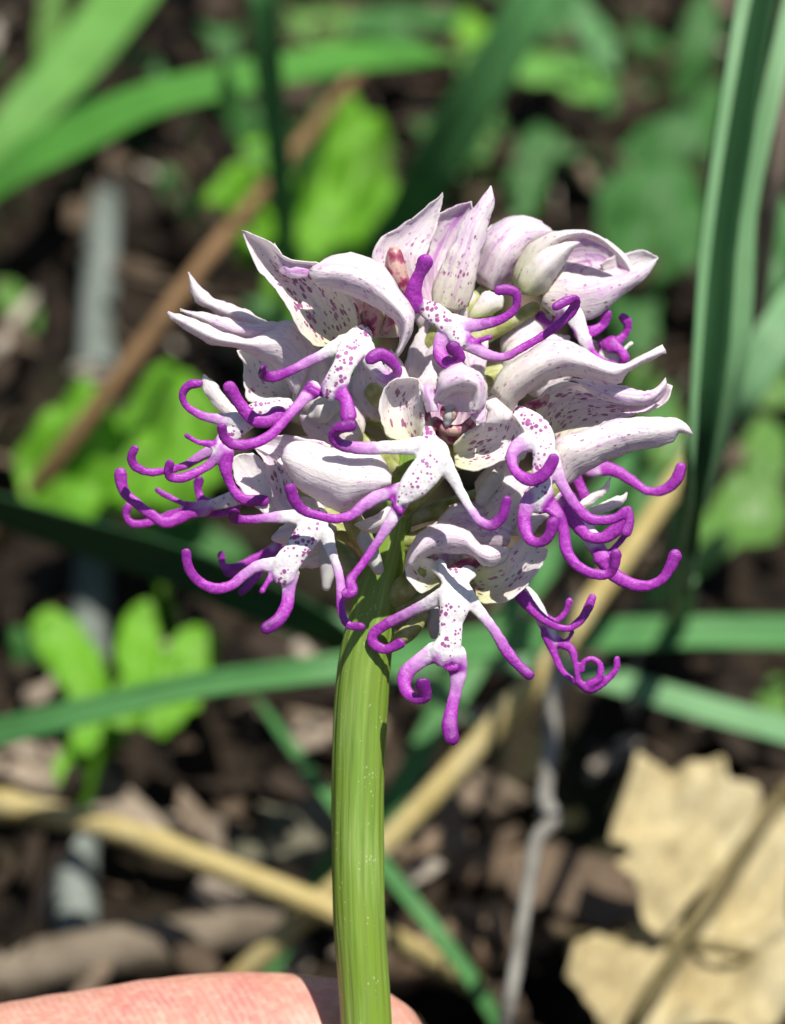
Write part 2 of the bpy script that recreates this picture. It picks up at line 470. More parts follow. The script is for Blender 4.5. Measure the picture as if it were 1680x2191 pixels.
for i in range(n_ - 1):
    for j in range(m_):
        F.append((i * m_ + j, i * m_ + (j + 1) % m_, (i + 1) * m_ + (j + 1) % m_, (i + 1) * m_ + j))
F.append(tuple((n_ - 1) * m_ + j for j in range(m_)))
part_from_px('stem', np.array(V), F, STEM, orchid, {'rib': RB}, np.array(A))
def axis_at(y):
    a = np.array(axis); i = np.argsort(a[:, 1])
    return (float(np.interp(y, a[i, 1], a[i, 0])), y, 0.0)

def sheet(parent, z, w0, L, R, bulge=0., spot=0., green=0., pink=0., name='sepal', n=30, m=15, M=None, ripple=2.2, seed=None, thick=2.4, curl=0., wtip=0., z2=None):
    """a sepal or petal: two edges run from its base to its tip, bulging towards (+) or away from (-) the viewer."""
    seed = random.uniform(0, 90) if seed is None else seed
    l = catmull([zc(z, p, w0) for p in L], n); r = catmull([zc(z2 or z, p, w0) for p in R], n)
    mid = catmull([zc(z, p, w0) for p in M], n) if M else None
    V, F, g, S, GR, PK = [], [], [], [], [], []
    lens2 = np.concatenate([[0], np.cumsum(np.linalg.norm(np.diff((l + r) / 2, axis=0), axis=1))])
    for i in range(n):
        v = i / (n - 1)
        for j in range(m):
            u = j / (m - 1)
            if mid is not None:
                p = l[i] * (1 - u) * (1 - 2 * u) + mid[i] * 4 * u * (1 - u) + r[i] * u * (2 * u - 1)
            else:
                p = l[i] * (1 - u) + r[i] * u
            prof = (1 - (2 * u - 1) ** 2)
            p = p + np.array([0, 0, bulge * prof * math.sin(math.pi * min(1, .18 + v * .82)) ** .7 + wtip * v * v])
            edge = abs(2 * u - 1) ** 2
            p = p + vnoise(p, .03, seed) * ripple * (.5 + 1.6 * edge) * (0.4 + .6 * min(1, v * 4)) + vnoise(p, .085, seed) * ripple * 1.1 * edge + vnoise(p, .2, seed) * ripple * .6 * edge ** 3
            p[2] += vnoise(p, .016, seed + 5)[0] * ripple * 2.5
            if curl: p[2] += curl * edge * math.sin(math.pi * v)
            V.append(p)
            wd = np.linalg.norm(r[i] - l[i]) + abs(bulge)
            g.append(((u - .5) * wd * MM + seed, lens2[i] * MM + seed, 0))
            S.append((spot * .8 + .25) * max(0, 1 - abs(2 * u - 1) ** 5) * max(0, 1 - max(0, (v - .6) / .4)))
            GR.append(min(1, green * 1.15) * max(0, 1 - v * 1.9) ** 1.2); PK.append(min(1, pink * 1.25 + .04) * (.65 + .35 * math.sin(math.pi * u)))
    for i in range(n - 1):
        for j in range(m - 1):
            a = i * m + j; F.append((a, a + 1, a + m + 1, a + m))
    o = part_from_px(name, V, F, PETAL, parent, {'spot': S, 'green': GR, 'pink': PK}, np.array(g))
    solidify(o, thick * SPX)
    return o

def lip(parent, z, w0, body, limbs, spots=1.0, voxel=2.8, name='lip'):
    """body: (x, y, half width[, dw]) in zone px; limbs: (pts, radius px, start of purple 0..1, zone, tip darkness)."""
    sz = ZONES[z][2]
    parts, sk = [], []
    bp = [zc(z, (q[0], q[1], q[3] if len(q) > 3 else 0), w0) for q in body]
    br = [q[2] * sz for q in body]
    v, f, pos = tube(bp, br, flat=.36, m=22); parts.append((v, f))
    for i, q in enumerate(pos): sk.append((*q, 0, 0, 1, 60))
    for lm in limbs:
        pts, r, ps = lm[0], lm[1], lm[2]
        zz = lm[3] if len(lm) > 3 and lm[3] is not None else z
        td = lm[4] if len(lm) > 4 else .6
        lp = [zc(zz, q, w0) for q in pts]
        k = len(lp)
        rr = []
        for i in range(k):
            t = i / (k - 1)
            rr.append(r * 1.0 * (1.24 - .36 * min(1, t * 2.2) + .26 * max(0, t - .5) + .35 * max(0, 1 - t * 6)) * (1 + .10 * math.sin(t * 9 + r * 3 + k)))
        v, f, pos = tube(lp, rr, flat=.48); parts.append((v, f))
        dl = np.concatenate([[0], np.cumsum(np.linalg.norm(np.diff(pos, axis=0), axis=1))]); dl /= dl[-1]
        for q, t in zip(pos, dl):
            pu = min(1, max(0, (t - ps) / .50 + .15)) if ps >= 0 else 1
            sk.append((*q, pu, td * max(0, (t - .6) / .4), 0, r))
    v, f = join(parts)
    v, f = remesh(v, f, voxel, 4)
    sk = np.array(sk)
    AT = np.zeros((len(v), 4)); EDGE = np.zeros(len(v))
    for s in range(0, len(v), 3000):
        d = np.linalg.norm(v[s:s + 3000, None, :] - sk[None, :, :3], axis=2)
        wgt = 1 / (d + 1.5) ** 6; wgt /= wgt.sum(1, keepdims=True)
        AT[s:s + 3000] = wgt @ sk[:, 3:]
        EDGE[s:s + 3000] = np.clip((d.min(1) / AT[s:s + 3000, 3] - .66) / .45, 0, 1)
    # fleshy unevenness
    v = v + np.array([vnoise(p, .045, w0) * 1.3 + vnoise(p, .12, w0) * .6 for p in v])
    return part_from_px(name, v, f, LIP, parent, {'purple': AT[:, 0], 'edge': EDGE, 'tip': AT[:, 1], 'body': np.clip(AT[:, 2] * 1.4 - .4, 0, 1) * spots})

def rod(parent, name, mat, pts, radii, z=0, w0=0., flat=1.0, voxel=None, m=16):
    p = [zc(z, q, w0) for q in pts]; s = ZONES[z][2]
    v, f, _ = tube(p, [r * s for r in radii], m=m, flat=flat)
    sd = random.uniform(0, 50)
    v = v + np.array([vnoise(q, .03, sd) * 2.0 for q in v])
    return part_from_px(name, v, f, mat, parent, {'spot': np.zeros(len(v)), 'green': np.zeros(len(v)), 'pink': np.zeros(len(v))})
def ovary(parent, x, y, wz, y2=None, r=20):
    a = axis_at(y2 or y + 90)
    rod(parent, 'ovary', OVARY, [(x, y, wz), ((x * .6 + a[0] * .4), (y * .6 + a[1] * .4) + 6, wz * .55), (a[0], a[1], a[2])], [r * .8, r * 1.1, r * .7])
def flower():
    return empty('flower', (0, 0, 0), orchid)

random.seed(11)
# ---- bloom 1: upper left, tall spotted hood
fl = flower(); W = 185
sheet(fl, 1, W - 20, [(720, 1290), (640, 1300), (510, 1175), (425, 1030), (345, 900), (228, 760), (150, 605), (92, 452)],
      [(910, 1230), (930, 1080), (840, 900), (640, 690), (470, 675), (400, 640), (320, 548), (92, 452)], bulge=-70, spot=1.0, green=.55, pink=.18, wtip=20)
sheet(fl, 1, W - 5, [(1225, 1375), (1335, 1190), (1352, 1075), (1260, 905), (1185, 795), (1110, 700), (990, 638), (870, 618), (745, 636), (640, 690), (588, 735)],
      [(1205, 1365), (1240, 1245), (1228, 1160), (1165, 1085), (1080, 1020), (980, 972), (900, 940), (830, 915), (730, 882), (640, 855), (588, 745)], bulge=48, pink=.28, spot=.28, wtip=10)
sheet(fl, 1, W - 60, [(900, 1230), (860, 1050), (740, 880), (610, 760), (520, 700)], [(1240, 1230), (1200, 1060), (1060, 900), (860, 760), (640, 690)], bulge=-60, spot=.6, pink=.5, green=.4, name='petal')
sheet(fl, 1, W - 30, [(560, 800), (440, 800), (370, 745), (345, 660), (330, 560)], [(600, 700), (520, 690), (450, 680), (390, 640), (325, 545)], bulge=8, pink=.9, name='petal')
rod(fl, 'column', COLUMN, [(1045, 1000), (1040, 1090), (1050, 1190)], [75, 95, 50], 1, W - 70)
rod(fl, 'column', COLUMN, [(900, 1010), (915, 1090), (960, 1180)], [34, 42, 20], 1, W - 60)
rod(fl, 'column', COLUMN, [(1165, 1050), (1175, 1110), (1130, 1170)], [34, 40, 18], 1, W - 60)
lip(fl, 1, W, [(985, 1190, 70, -35), (940, 1250, 105, -5), (875, 1350, 95, 20), (825, 1450, 82, 28), (785, 1540, 90, 26), (750, 1610, 92, 22)],
    [([(830, 1280), (700, 1345), (560, 1415), (430, 1480), (310, 1520), (240, 1500, 15), (235, 1460, 38)], 13, .25, None, 1.3),
     ([(980, 1310), (1060, 1440), (1150, 1530, -5), (1225, 1490, 18), (1180, 1405, 34), (1095, 1355, 42), (1030, 1385, 45)], 14.5, .30, None, .6),
     ([(1500, 215), (1450, 265, 10), (1370, 350, 20), (1290, 440, 30), (1200, 540, 38), (1050, 610, 45), (920, 612, 50), (850, 560, 58), (838, 490, 66)], 12.5, .0, 3),
     ([(1640, 215), (1700, 235, 22), (1745, 300, 35), (1760, 400, 46)], 17, -1, 3, .4),
     ([(720, 1650), (640, 1640, 10), (585, 1605, 14)], 6, .0)])
ovary(fl, 800, 840, 60, 900, 26)
rod(fl, 'spur', SPUR, [(740, 1730), (650, 1790), (600, 1800)], [70, 85, 40], 1, W - 95)

# ---- bloom 2: top, three upright tips
fl = flower(); W = 70
sheet(fl, 0, W - 30, [(900, 655), (845, 610), (800, 570), (795, 545), (815, 512), (860, 482), (905, 450), (948, 411)],
      [(905, 650), (900, 600), (905, 560), (915, 530), (928, 500), (935, 475), (944, 440), (948, 411)], bulge=-18, spot=.4, pink=.25)
sheet(fl, 0, W - 60, [(880, 650), (850, 600), (850, 545), (880, 505), (915, 470), (955, 448), (1010, 431)],
      [(990, 655), (1000, 600), (1005, 545), (1012, 500), (1015, 470), (1014, 450), (1010, 431)], bulge=-30, spot=.15, pink=1.0, green=.2, name='petal')
sheet(fl, 0, W - 10, [(925, 655), (925, 620), (950, 560), (975, 510), (990, 470), (1015, 443), (1052, 399)],
      [(975, 668), (1000, 655), (1015, 610), (1022, 575), (1040, 500), (1055, 440), (1052, 399)], bulge=18, spot=.5, pink=.4, green=.5)
rod(fl, 'column', COLUMN, [(845, 545), (850, 585), (870, 625)], [17, 22, 14], 0, W - 35)
lip(fl, 2, W + 40, [(-10, 800, 45, -20), (60, 835, 62), (130, 885, 64, 8), (185, 940, 58, 12), (215, 1000, 52, 12)],
    [([(-50, 790), (-45, 700, 12), (-10, 610, 24), (20, 545, 34)], 17, -1, None, .3),
     ([(190, 895), (300, 915), (400, 900, 8), (500, 860, 16), (555, 800, 24), (550, 730, 32), (500, 705, 36), (455, 710, 38)], 12, .1),
     ([(250, 1005), (320, 1050), (400, 1092), (480, 1100), (600, 1040, 5), (740, 955, 10), (845, 870, 18), (895, 800, 28), (900, 765, 40), (840, 775, 52), (785, 805, 56)], 11.5, .05),
     ([(140, 980), (105, 1040, 5), (120, 1110, 14), (180, 1140, 24), (225, 1105, 36), (185, 1045, 44)], 16, .05, None, 1.0),
     ([(220, 1010), (320, 1005, 5), (400, 982, 10)], 6.5, .0)])
ovary(fl, 960, 670, 30, 760, 18)
# ---- bloom 3: upper right, hood seen from its side, bud behind it
fl = flower(); W = -10
sheet(fl, 2, W, [(560, 730), (528, 650), (555, 550), (630, 440), (760, 375), (890, 355), (1020, 380), (1130, 450), (1215, 550), (1232, 620)],
      [(660, 745), (720, 690), (760, 610), (770, 560), (800, 480), (860, 420), (960, 400), (1060, 440), (1160, 530), (1228, 620)], bulge=42, green=.75, pink=.12, spot=.2, M=[(610, 740), (620, 660), (650, 560), (700, 480), (780, 410), (880, 375), (1000, 385), (1100, 445), (1190, 540), (1230, 620)])
sheet(fl, 2, W + 22, [(560, 720), (560, 640), (620, 540), (700, 460), (800, 430), (920, 428)], [(660, 745), (740, 700), (790, 620), (840, 550), (880, 480), (920, 428)], bulge=45, green=.8, pink=.05, spot=.12)
sheet(fl, 2, W - 35, [(780, 620), (780, 480), (880, 400), (1000, 400), (1120, 480), (1220, 590)], [(820, 660), (900, 650), (1000, 650), (1100, 640), (1180, 630), (1225, 612)], bulge=-20, pink=.9, name='petal')
sheet(fl, 2, W + 5, [(720, 700), (820, 600), (930, 620), (1080, 630), (1190, 610), (1290, 560), (1385, 522)], [(700, 800), (800, 880), (925, 892), (1070, 830), (1200, 720), (1310, 630), (1385, 522)], bulge=20, spot=.4, pink=.35, green=.3)
sheet(fl, 2, W - 40, [(1040, 560), (1140, 500), (1210, 485), (1290, 475), (1385, 520)], [(1080, 640), (1180, 640), (1240, 660), (1310, 600), (1385, 526)], bulge=-8, pink=.15, green=.1)
lip(fl, 2, W + 25, [(850, 790, 40), (890, 850, 56), (925, 930, 48), (955, 1010, 36)],
    [([(955, 1000), (985, 1060), (1060, 1130, 2), (1120, 1150)], 11, .05), ([(830, 840, -10), (780, 920, -30), (720, 890, -40), (690, 860, -45)], 11, .0),
     ([(930, 960, -15), (1000, 950, -30), (1060, 910, -35), (1080, 850, -30)], 12.5, -1, None, .3)], spots=.4)
ovary(fl, 1140, 660, -20, 780, 18)
fl = flower(); W = -75
lip(fl, 2, W, [(960, 1020, 40), (1040, 1065, 50), (1120, 1090, 52), (1160, 1120, 30)],
    [([(1070, 1040), (1140, 1010), (1195, 960), (1205, 900, 6), (1180, 870, 10)], 11, -1, None, .2),
     ([(1110, 1030, 12), (1160, 1060, 18), (1190, 1110, 18), (1170, 1150, 10)], 12, -1, None, .2), ([(1130, 1130), (1190, 1050, -10), (1225, 1020, -10)], 6, 2.0)], spots=.2)
ovary(fl, 1270, 745, -60, 830, 16)
sheet(fl, 2, W - 20, [(930, 950), (960, 990), (1000, 1010), (1060, 1020)], [(930, 1120), (990, 1120), (1050, 1100), (1080, 1040)], bulge=20, pink=.2)
# closed bud
bd = sheet(flower(), 2, -60, [(380, 700), (310, 640), (330, 480), (365, 385), (450, 305), (575, 272), (670, 300), (765, 365)],
           [(440, 710), (520, 660), (600, 580), (660, 500), (720, 440), (750, 410), (760, 385), (768, 368)], bulge=70, pink=.55, green=.2, name='sepal')
sheet(bd.parent, 2, -80, [(380, 700), (310, 640), (330, 480), (365, 385), (450, 305), (575, 272), (670, 300), (765, 365)],
      [(440, 710), (520, 660), (600, 580), (660, 500), (720, 440), (750, 410), (760, 385), (768, 368)], bulge=-60, pink=.3)
ovary(bd.parent, 1045, 615, -60, 740, 18)
sheet(bd.parent, 2, -10, [(270, 880), (300, 800), (340, 740), (400, 715)], [(400, 860), (470, 800), (470, 740), (400, 715)], bulge=18, green=1.2, name='bract')

# ---- bloom 5: centre
fl = flower(); W = 225
sheet(fl, 4, W - 6, [(650, 682), (575, 640), (532, 555), (518, 440), (540, 330), (610, 255), (700, 228), (795, 240)],
      [(815, 660), (835, 560), (832, 470), (824, 400), (816, 340), (812, 300), (808, 270), (800, 246)], bulge=-48, spot=.95, green=.55, pink=.12)
sheet(fl, 4, W - 30, [(760, 300), (800, 235), (850, 180), (888, 112)], [(920, 320), (930, 250), (910, 180), (893, 112)], bulge=10, pink=.05)
sheet(fl, 4, W - 55, [(820, 640), (815, 500), (800, 380), (810, 290), (870, 230)], [(1180, 620), (1230, 520), (1240, 420), (1200, 320), (1100, 230)], bulge=-50, spot=.25, pink=.8, green=.3, name='petal')
sheet(fl, 4, W + 12, [(1245, 475), (1285, 410), (1283, 300), (1250, 212), (1165, 152), (1060, 150), (965, 200), (925, 300), (918, 390)],
      [(1165, 475), (1158, 430), (1172, 385), (1182, 345), (1120, 340), (1050, 362), (1000, 378), (960, 392), (922, 405)], bulge=40, pink=.35, spot=.3, ripple=4.0)
sheet(fl, 4, W - 8, [(1000, 470), (990, 440), (960, 400), (925, 385)], [(1165, 480), (1180, 400), (1190, 330), (1150, 300)], bulge=-10, pink=.25)
sheet(fl, 4, W + 5, [(860, 480), (850, 430), (830, 370), (810, 290)], [(945, 470), (930, 400), (905, 350), (905, 295)], bulge=10, pink=1.0, name='petal')
sheet(fl, 4, W + 15, [(1170, 490), (1210, 470), (1250, 450), (1280, 430)], [(1180, 530), (1220, 560), (1260, 555), (1280, 430)], bulge=6, pink=1.0, name='petal')
sheet(fl, 4, W - 5, [(1060, 860), (1130, 885), (1200, 890), (1350, 850), (1480, 780), (1555, 690), (1555, 600), (1500, 530), (1450, 490)],
      [(1050, 720), (1100, 660), (1160, 620), (1230, 570), (1280, 530), (1300, 480), (1300, 440), (1330, 410), (1440, 470)], bulge=-46, spot=.95, green=.6, pink=.12)
sheet(fl, 4, W, [(1280, 560), (1290, 480), (1290, 410), (1330, 395)], [(1420, 560), (1460, 520), (1450, 470), (1400, 425)], bulge=14, pink=.02)
rod(fl, 'column', COLUMN, [(960, 640), (1050, 660), (1150, 620), (1180, 570)], [55, 50, 45, 30], 4, W - 45)
rod(fl, 'column', COLUMN, [(835, 430), (850, 530), (885, 630)], [34, 46, 38], 4, W - 22)
rod(fl, 'column', COLUMN, [(920, 540), (1000, 600), (1110, 600), (1180, 540)], [34, 40, 40, 34], 4, W - 26)
rod(fl, 'column', SPUR, [(1030, 470), (1015, 515), (1005, 550)], [52, 52, 34], 4, W - 14)
for q in ((975, 470), (1050, 490)):
    rod(fl, 'pollinium', COLUMN, [(q[0], q[1] - 28), (q[0], q[1]), (q[0] - 6, q[1] + 30)], [14, 20, 12], 4, W - 1)
lip(fl, 4, W + 15, [(860, 600, 40, -25), (880, 670, 62, -12), (900, 760, 125), (885, 850, 118, 5), (820, 940, 115, 8), (750, 1020, 100, 10), (690, 1090, 62, 10)],
    [([(810, 720), (680, 728), (560, 732), (450, 738, 5), (330, 730, 8), (225, 700, 12), (190, 645, 22), (235, 595, 34), (310, 575, 38)], 15, .35, None, .9),
     ([(975, 840), (1040, 940), (1100, 1050), (1165, 1160, 5), (1235, 1255, 12), (1315, 1290, 20), (1395, 1225, 28), (1430, 1110, 34)], 12.5, .42),
     ([(740, 1010), (620, 1050), (500, 1085), (400, 1150, 5), (320, 1215, 8), (220, 1240, 12), (90, 1220, 15), (-25, 1180, 20), (-85, 1110, 28), (-115, 1030, 34)], 13, .16),
     ([(700, 1070), (650, 1180), (570, 1310), (470, 1460), (380, 1590, 5), (310, 1690, 12), (330, 1760, 25), (280, 1775, 36)], 12, .22),
     ([(610, 1060), (635, 1140, 8), (672, 1192, 12)], 7, -.2)])
ovary(fl, 960, 960, 150, 1110, 26)

# ---- bloom 6: lower centre
fl = flower(); W = 110
sheet(fl, 6, W - 45, [(520, 260), (540, 140), (640, 40), (760, 20), (880, 60), (980, 160)], [(560, 330), (640, 300), (720, 300), (800, 320), (870, 300), (960, 280)], bulge=20, pink=.55, spot=.15)
sheet(fl, 6, W + 5, [(355, 400), (372, 320), (410, 240), (470, 175), (560, 132), (650, 150), (720, 200), (800, 270), (880, 275), (965, 295)],
      [(400, 385), (440, 350), (500, 330), (570, 320), (640, 322), (740, 335), (785, 378), (860, 396), (925, 358), (965, 300)], bulge=34, pink=.25, spot=.28)
sheet(fl, 6, W + 8, [(560, 490), (500, 532), (440, 542), (390, 500), (355, 440), (358, 385), (400, 345)], [(545, 440), (530, 400), (515, 370), (490, 350), (460, 345), (440, 350), (415, 365)], bulge=-55, spot=.75, green=1.6, pink=0.)
sheet(fl, 6, W, [(770, 570), (800, 605), (860, 615), (960, 590), (1060, 510), (1130, 420), (1180, 312)], [(740, 430), (790, 400), (860, 400), (930, 360), (980, 290), (1080, 225), (1185, 305)], bulge=-45, spot=.95, green=.8, pink=.12)
sheet(fl, 6, W - 12, [(540, 440), (500, 370), (540, 310)], [(780, 420), (800, 350), (740, 310)], bulge=-30, pink=.6, green=.3, name='petal')
rod(fl, 'column', COLUMN, [(630, 420), (700, 385), (775, 370)], [28, 34, 26], 6, W - 18)
rod(fl, 'column', COLUMN, [(520, 345), (545, 375), (560, 410)], [18, 20, 14], 6, W - 15)
lip(fl, 6, W + 20, [(640, 470, 72, -12), (645, 550, 100), (640, 630, 92, 6), (620, 720, 72, 8), (612, 820, 72, 10), (590, 900, 95, 8)],
    [([(545, 395, -25), (575, 450, -8), (620, 520, 2)], 13, 2.0), ([(725, 430, -25), (700, 480, -8), (670, 540, 2)], 13, 2.0),
     ([(590, 560), (460, 625, -20), (340, 685, -40), (225, 745, -55), (160, 800, -62), (165, 850, -62), (240, 882, -58), (322, 848, -52)], 13, .22),
     ([(700, 570), (790, 665), (880, 785), (945, 890), (1010, 970, 6), (1075, 1030, 12)], 13.5, .32, None, .8),
     ([(520, 900), (430, 955), (355, 1030, 4), (350, 1110, 12), (400, 1165, 24), (465, 1160, 36), (455, 1090, 46)], 16, .12, None, 1.1),
     ([(640, 920), (660, 1020), (645, 1130), (622, 1240, 6), (610, 1330, 16), (625, 1400, 22)], 17, .25, None, 1.0),
     ([(560, 960), (600, 995, 10), (650, 992, 14)], 6.5, -.2)])
ovary(fl, 900, 1225, 55, 1300, 24)
rod(fl, 'spur', SPUR, [(525, 650), (515, 730), (520, 800)], [30, 38, 24], 6, W - 80)
rod(fl, 'bract', OVARY, [(450, 680), (400, 760), (310, 830), (270, 860)], [38, 50, 40, 20], 6, 45)

# ---- bloom 7: lower left, white closed hood
fl = flower(); W = 190
sheet(fl, 0, W + 5, [(838, 1015), (815, 975), (770, 962), (700, 955), (640, 945), (612, 955), (602, 978)], [(836, 1045), (800, 1070), (765, 1085), (730, 1096), (690, 1075), (640, 1045), (602, 985)], bulge=45, pink=.1, spot=.22)
sheet(fl, 0, W - 30, [(780, 1000), (700, 950), (640, 935), (590, 930), (545, 945), (530, 955)], [(740, 1080), (660, 1060), (620, 1020), (600, 990), (570, 970), (530, 958)], bulge=-15, pink=.4, spot=.5)
sheet(fl, 3, W - 75, [(1350, 1140), (1250, 1095), (1190, 900), (1130, 720), (1075, 645)], [(1400, 1000), (1330, 850), (1290, 760), (1230, 690), (1085, 645)], bulge=-12, pink=.3, spot=.7)
sheet(fl, 3, W - 90, [(1350, 1160), (1150, 1120), (1000, 1000), (930, 850), (900, 720)], [(1300, 950), (1230, 850), (1150, 760), (1060, 680), (960, 680)], bulge=-10, pink=.05, green=.2, spot=.2)
lip(fl, 3, W + 5, [(1560, 1120, 60, -20), (1520, 1190, 105), (1450, 1290, 98, 5), (1375, 1400, 92, 8), (1310, 1490, 100, 8), (1290, 1560, 88, 8)],
    [([(1450, 1150), (1300, 1142), (1150, 1152), (1010, 1165), (925, 1150, 14), (925, 1110, 30)], 12.5, .30, None, 1.5),
     ([(1600, 1270), (1640, 1400), (1680, 1520), (1705, 1640, 5), (1705, 1720, 10), (1710, 1830, 16), (1760, 1930, 24), (1850, 1945, 30)], 11, .30),
     ([(1230, 1500), (1110, 1500), (1010, 1560), (900, 1645, 5), (780, 1665, 10), (665, 1610, 16), (595, 1520, 24), (575, 1410, 30)], 13, .12),
     ([(1320, 1560), (1325, 1680), (1310, 1790, 6), (1245, 1900, 14), (1165, 1955, 22)], 16, .12, None, 1.3),
     ([(1225, 1560), (1170, 1620, 6), (1130, 1685, 10)], 8, .15)])
ovary(fl, 740, 1080, 110, 1230, 22)
rod(fl, 'spur', SPUR, [(120, 1400), (140, 1520), (150, 1640), (140, 1720)], [42, 52, 50, 36], 4, W - 90)
sheet(fl, 4, W - 40, [(340, 1290), (420, 1240), (520, 1200), (600, 1120)], [(400, 1320), (470, 1340), (550, 1290), (610, 1180)], bulge=12, pink=.2, green=.4)
rod(fl, 'spur', SPUR, [(380, 1300), (410, 1390), (470, 1500), (510, 1600)], [42, 52, 58, 44], 4, W - 110)
# ---- bloom 8: left
fl = flower(); W = 80
sheet(fl, 7, W - 55, [(900, 700), (740, 690), (560, 620), (440, 560), (360, 510), (298, 298)], [(920, 660), (850, 640), (700, 558), (500, 488), (400, 410), (302, 298)], bulge=18, pink=.22)
sheet(fl, 7, W, [(1060, 1190), (1000, 1060), (890, 955), (780, 895), (640, 830), (440, 800), (330, 732), (220, 658), (150, 592)],
      [(1220, 840), (1130, 740), (1040, 645), (900, 700), (760, 760), (600, 745), (440, 680), (300, 615), (160, 570)], bulge=30, pink=.16, spot=.1)
sheet(fl, 7, W - 20, [(1060, 900), (900, 830), (740, 780), (580, 750), (430, 670), (250, 572)], [(1220, 830), (1050, 640), (900, 642), (760, 665), (560, 612), (252, 560)], bulge=16, pink=.35)
sheet(fl, 7, W - 30, [(1040, 1200), (900, 1205), (730, 1200), (690, 980), (650, 850)], [(1090, 1100), (1020, 1060), (930, 970), (830, 900), (680, 850)], bulge=-30, green=.3, spot=.6)
sheet(fl, 7, W - 10, [(1230, 1330), (1150, 1300), (1050, 1210), (1040, 1130), (1060, 1020)], [(1380, 1250), (1330, 1130), (1290, 1000), (1250, 900), (1220, 850)], bulge=18, green=.5, pink=.1)
lip(fl, 7, W + 25, [(1000, 1230, 50, -5), (880, 1250, 68), (760, 1300, 76), (650, 1390, 78), (560, 1480, 62), (500, 1530, 46)],
    [([(930, 1315, 15), (860, 1345, 20), (780, 1345, 24), (700, 1275, 28), (635, 1180, 34), (595, 1115, 40)], 16, -.1, None, .3),
     ([(640, 1340, 5), (500, 1335), (360, 1295), (275, 1225, 4), (265, 1150, 10), (310, 1095, 16), (375, 1085, 20)], 10.5, .15, None, .3),
     ([(840, 660, 5), (760, 750), (640, 820, 5), (520, 860, 12), (445, 835, 22), (455, 755, 32)], 11.5, .02, 3),
     ([(820, 640, -25), (700, 690, -35), (560, 770, -40), (400, 810, -42), (270, 810, -38), (190, 760, -32), (175, 700, -26), (200, 645, -22)], 10.5, .05, 3),
     ([(860, 680, 5), (865, 790, 5), (905, 915), (985, 1010), (1140, 1025, -5)], 13, -.2, 3, .5),
     ([(760, 610), (660, 595, 5), (580, 548, 8)], 6.5, -.1, 3)], spots=.8)
sheet(fl, 7, W - 45, [(620, 1330), (540, 1300), (470, 1230), (420, 1150), (400, 1050)], [(700, 1300), (620, 1250), (560, 1180), (500, 1080), (410, 1020)], bulge=8, pink=.0, green=.2)
ovary(fl, 640, 850, 40, 1000, 22)
# ---- bloom 9: lower left, seen edge-on
fl = flower(); W = -15
lip(fl, 3, W, [(1260, 940, 40), (1100, 960, 55), (950, 1000, 60), (800, 1045, 48), (680, 1075, 36)],
    [([(700, 1080), (610, 1105, 4), (520, 1150, 8), (430, 1185, 12), (320, 1125, 16), (210, 1040, 18), (125, 960, 20), (95, 830, 22)], 13.5, -.05, None, .3),
     ([(680, 1070), (560, 1045, 8), (450, 995, 10), (362, 948, 10)], 7.5, .0),
     ([(560, 1110, -35), (380, 1160, -40), (250, 1195, -42), (160, 1180, -42), (135, 1115, -40), (150, 1075, -38)], 10, -.2, None, .3),
     ([(760, 1060, -20), (690, 1020, -35), (665, 950, -38), (668, 880, -36)], 11, -1, None, 1.2),
     ([(980, 1010, -20), (900, 1100, -25), (800, 1125, -25), (700, 1110, -25)], 9, -1, None, 1.0)], spots=.5)
ovary(fl, 610, 1040, -20, 1180, 18)
# ---- bloom 10: right, long pointed hood
fl = flower(); W = 195
sheet(fl, 5, W, [(80, 500), (130, 385), (250, 278), (400, 178), (500, 122), (650, 140), (790, 210), (920, 285), (1050, 298), (1160, 228), (1310, 168)],
      [(235, 640), (290, 560), (400, 470), (500, 415), (640, 385), (780, 400), (900, 425), (1010, 432), (1070, 360), (1150, 305), (1345, 215)], bulge=48, pink=.30, spot=.25, green=.35)
sheet(fl, 5, W - 45, [(470, 760), (400, 640), (450, 500), (600, 430), (760, 450), (900, 520), (1050, 560), (1220, 545), (1345, 440)],
      [(560, 840), (700, 790), (850, 740), (1000, 690), (1110, 660), (1200, 640), (1270, 605), (1360, 540), (1385, 455)], bulge=-40, spot=1.0, pink=.35, green=.5)
sheet(fl, 5, W - 18, [(600, 410), (700, 405), (850, 420), (1000, 450), (1150, 490), (1250, 480), (1332, 402)], [(690, 400), (790, 490), (900, 545), (1000, 580), (1100, 592), (1220, 575), (1340, 450)], bulge=12, pink=.85, name='petal')
sheet(fl, 5, W - 8, [(540, 980), (530, 850), (700, 785), (850, 730), (1000, 692), (1250, 680), (1400, 692), (1500, 745), (1525, 800)],
      [(600, 1180), (700, 1120), (820, 1040), (1000, 960), (1180, 905), (1300, 875), (1380, 850), (1420, 795), (1520, 805)], bulge=30, pink=.28, spot=.25, green=.2)
rod(fl, 'column', COLUMN, [(330, 610), (400, 590), (470, 560), (490, 530)], [24, 34, 30, 18], 5, W - 30)
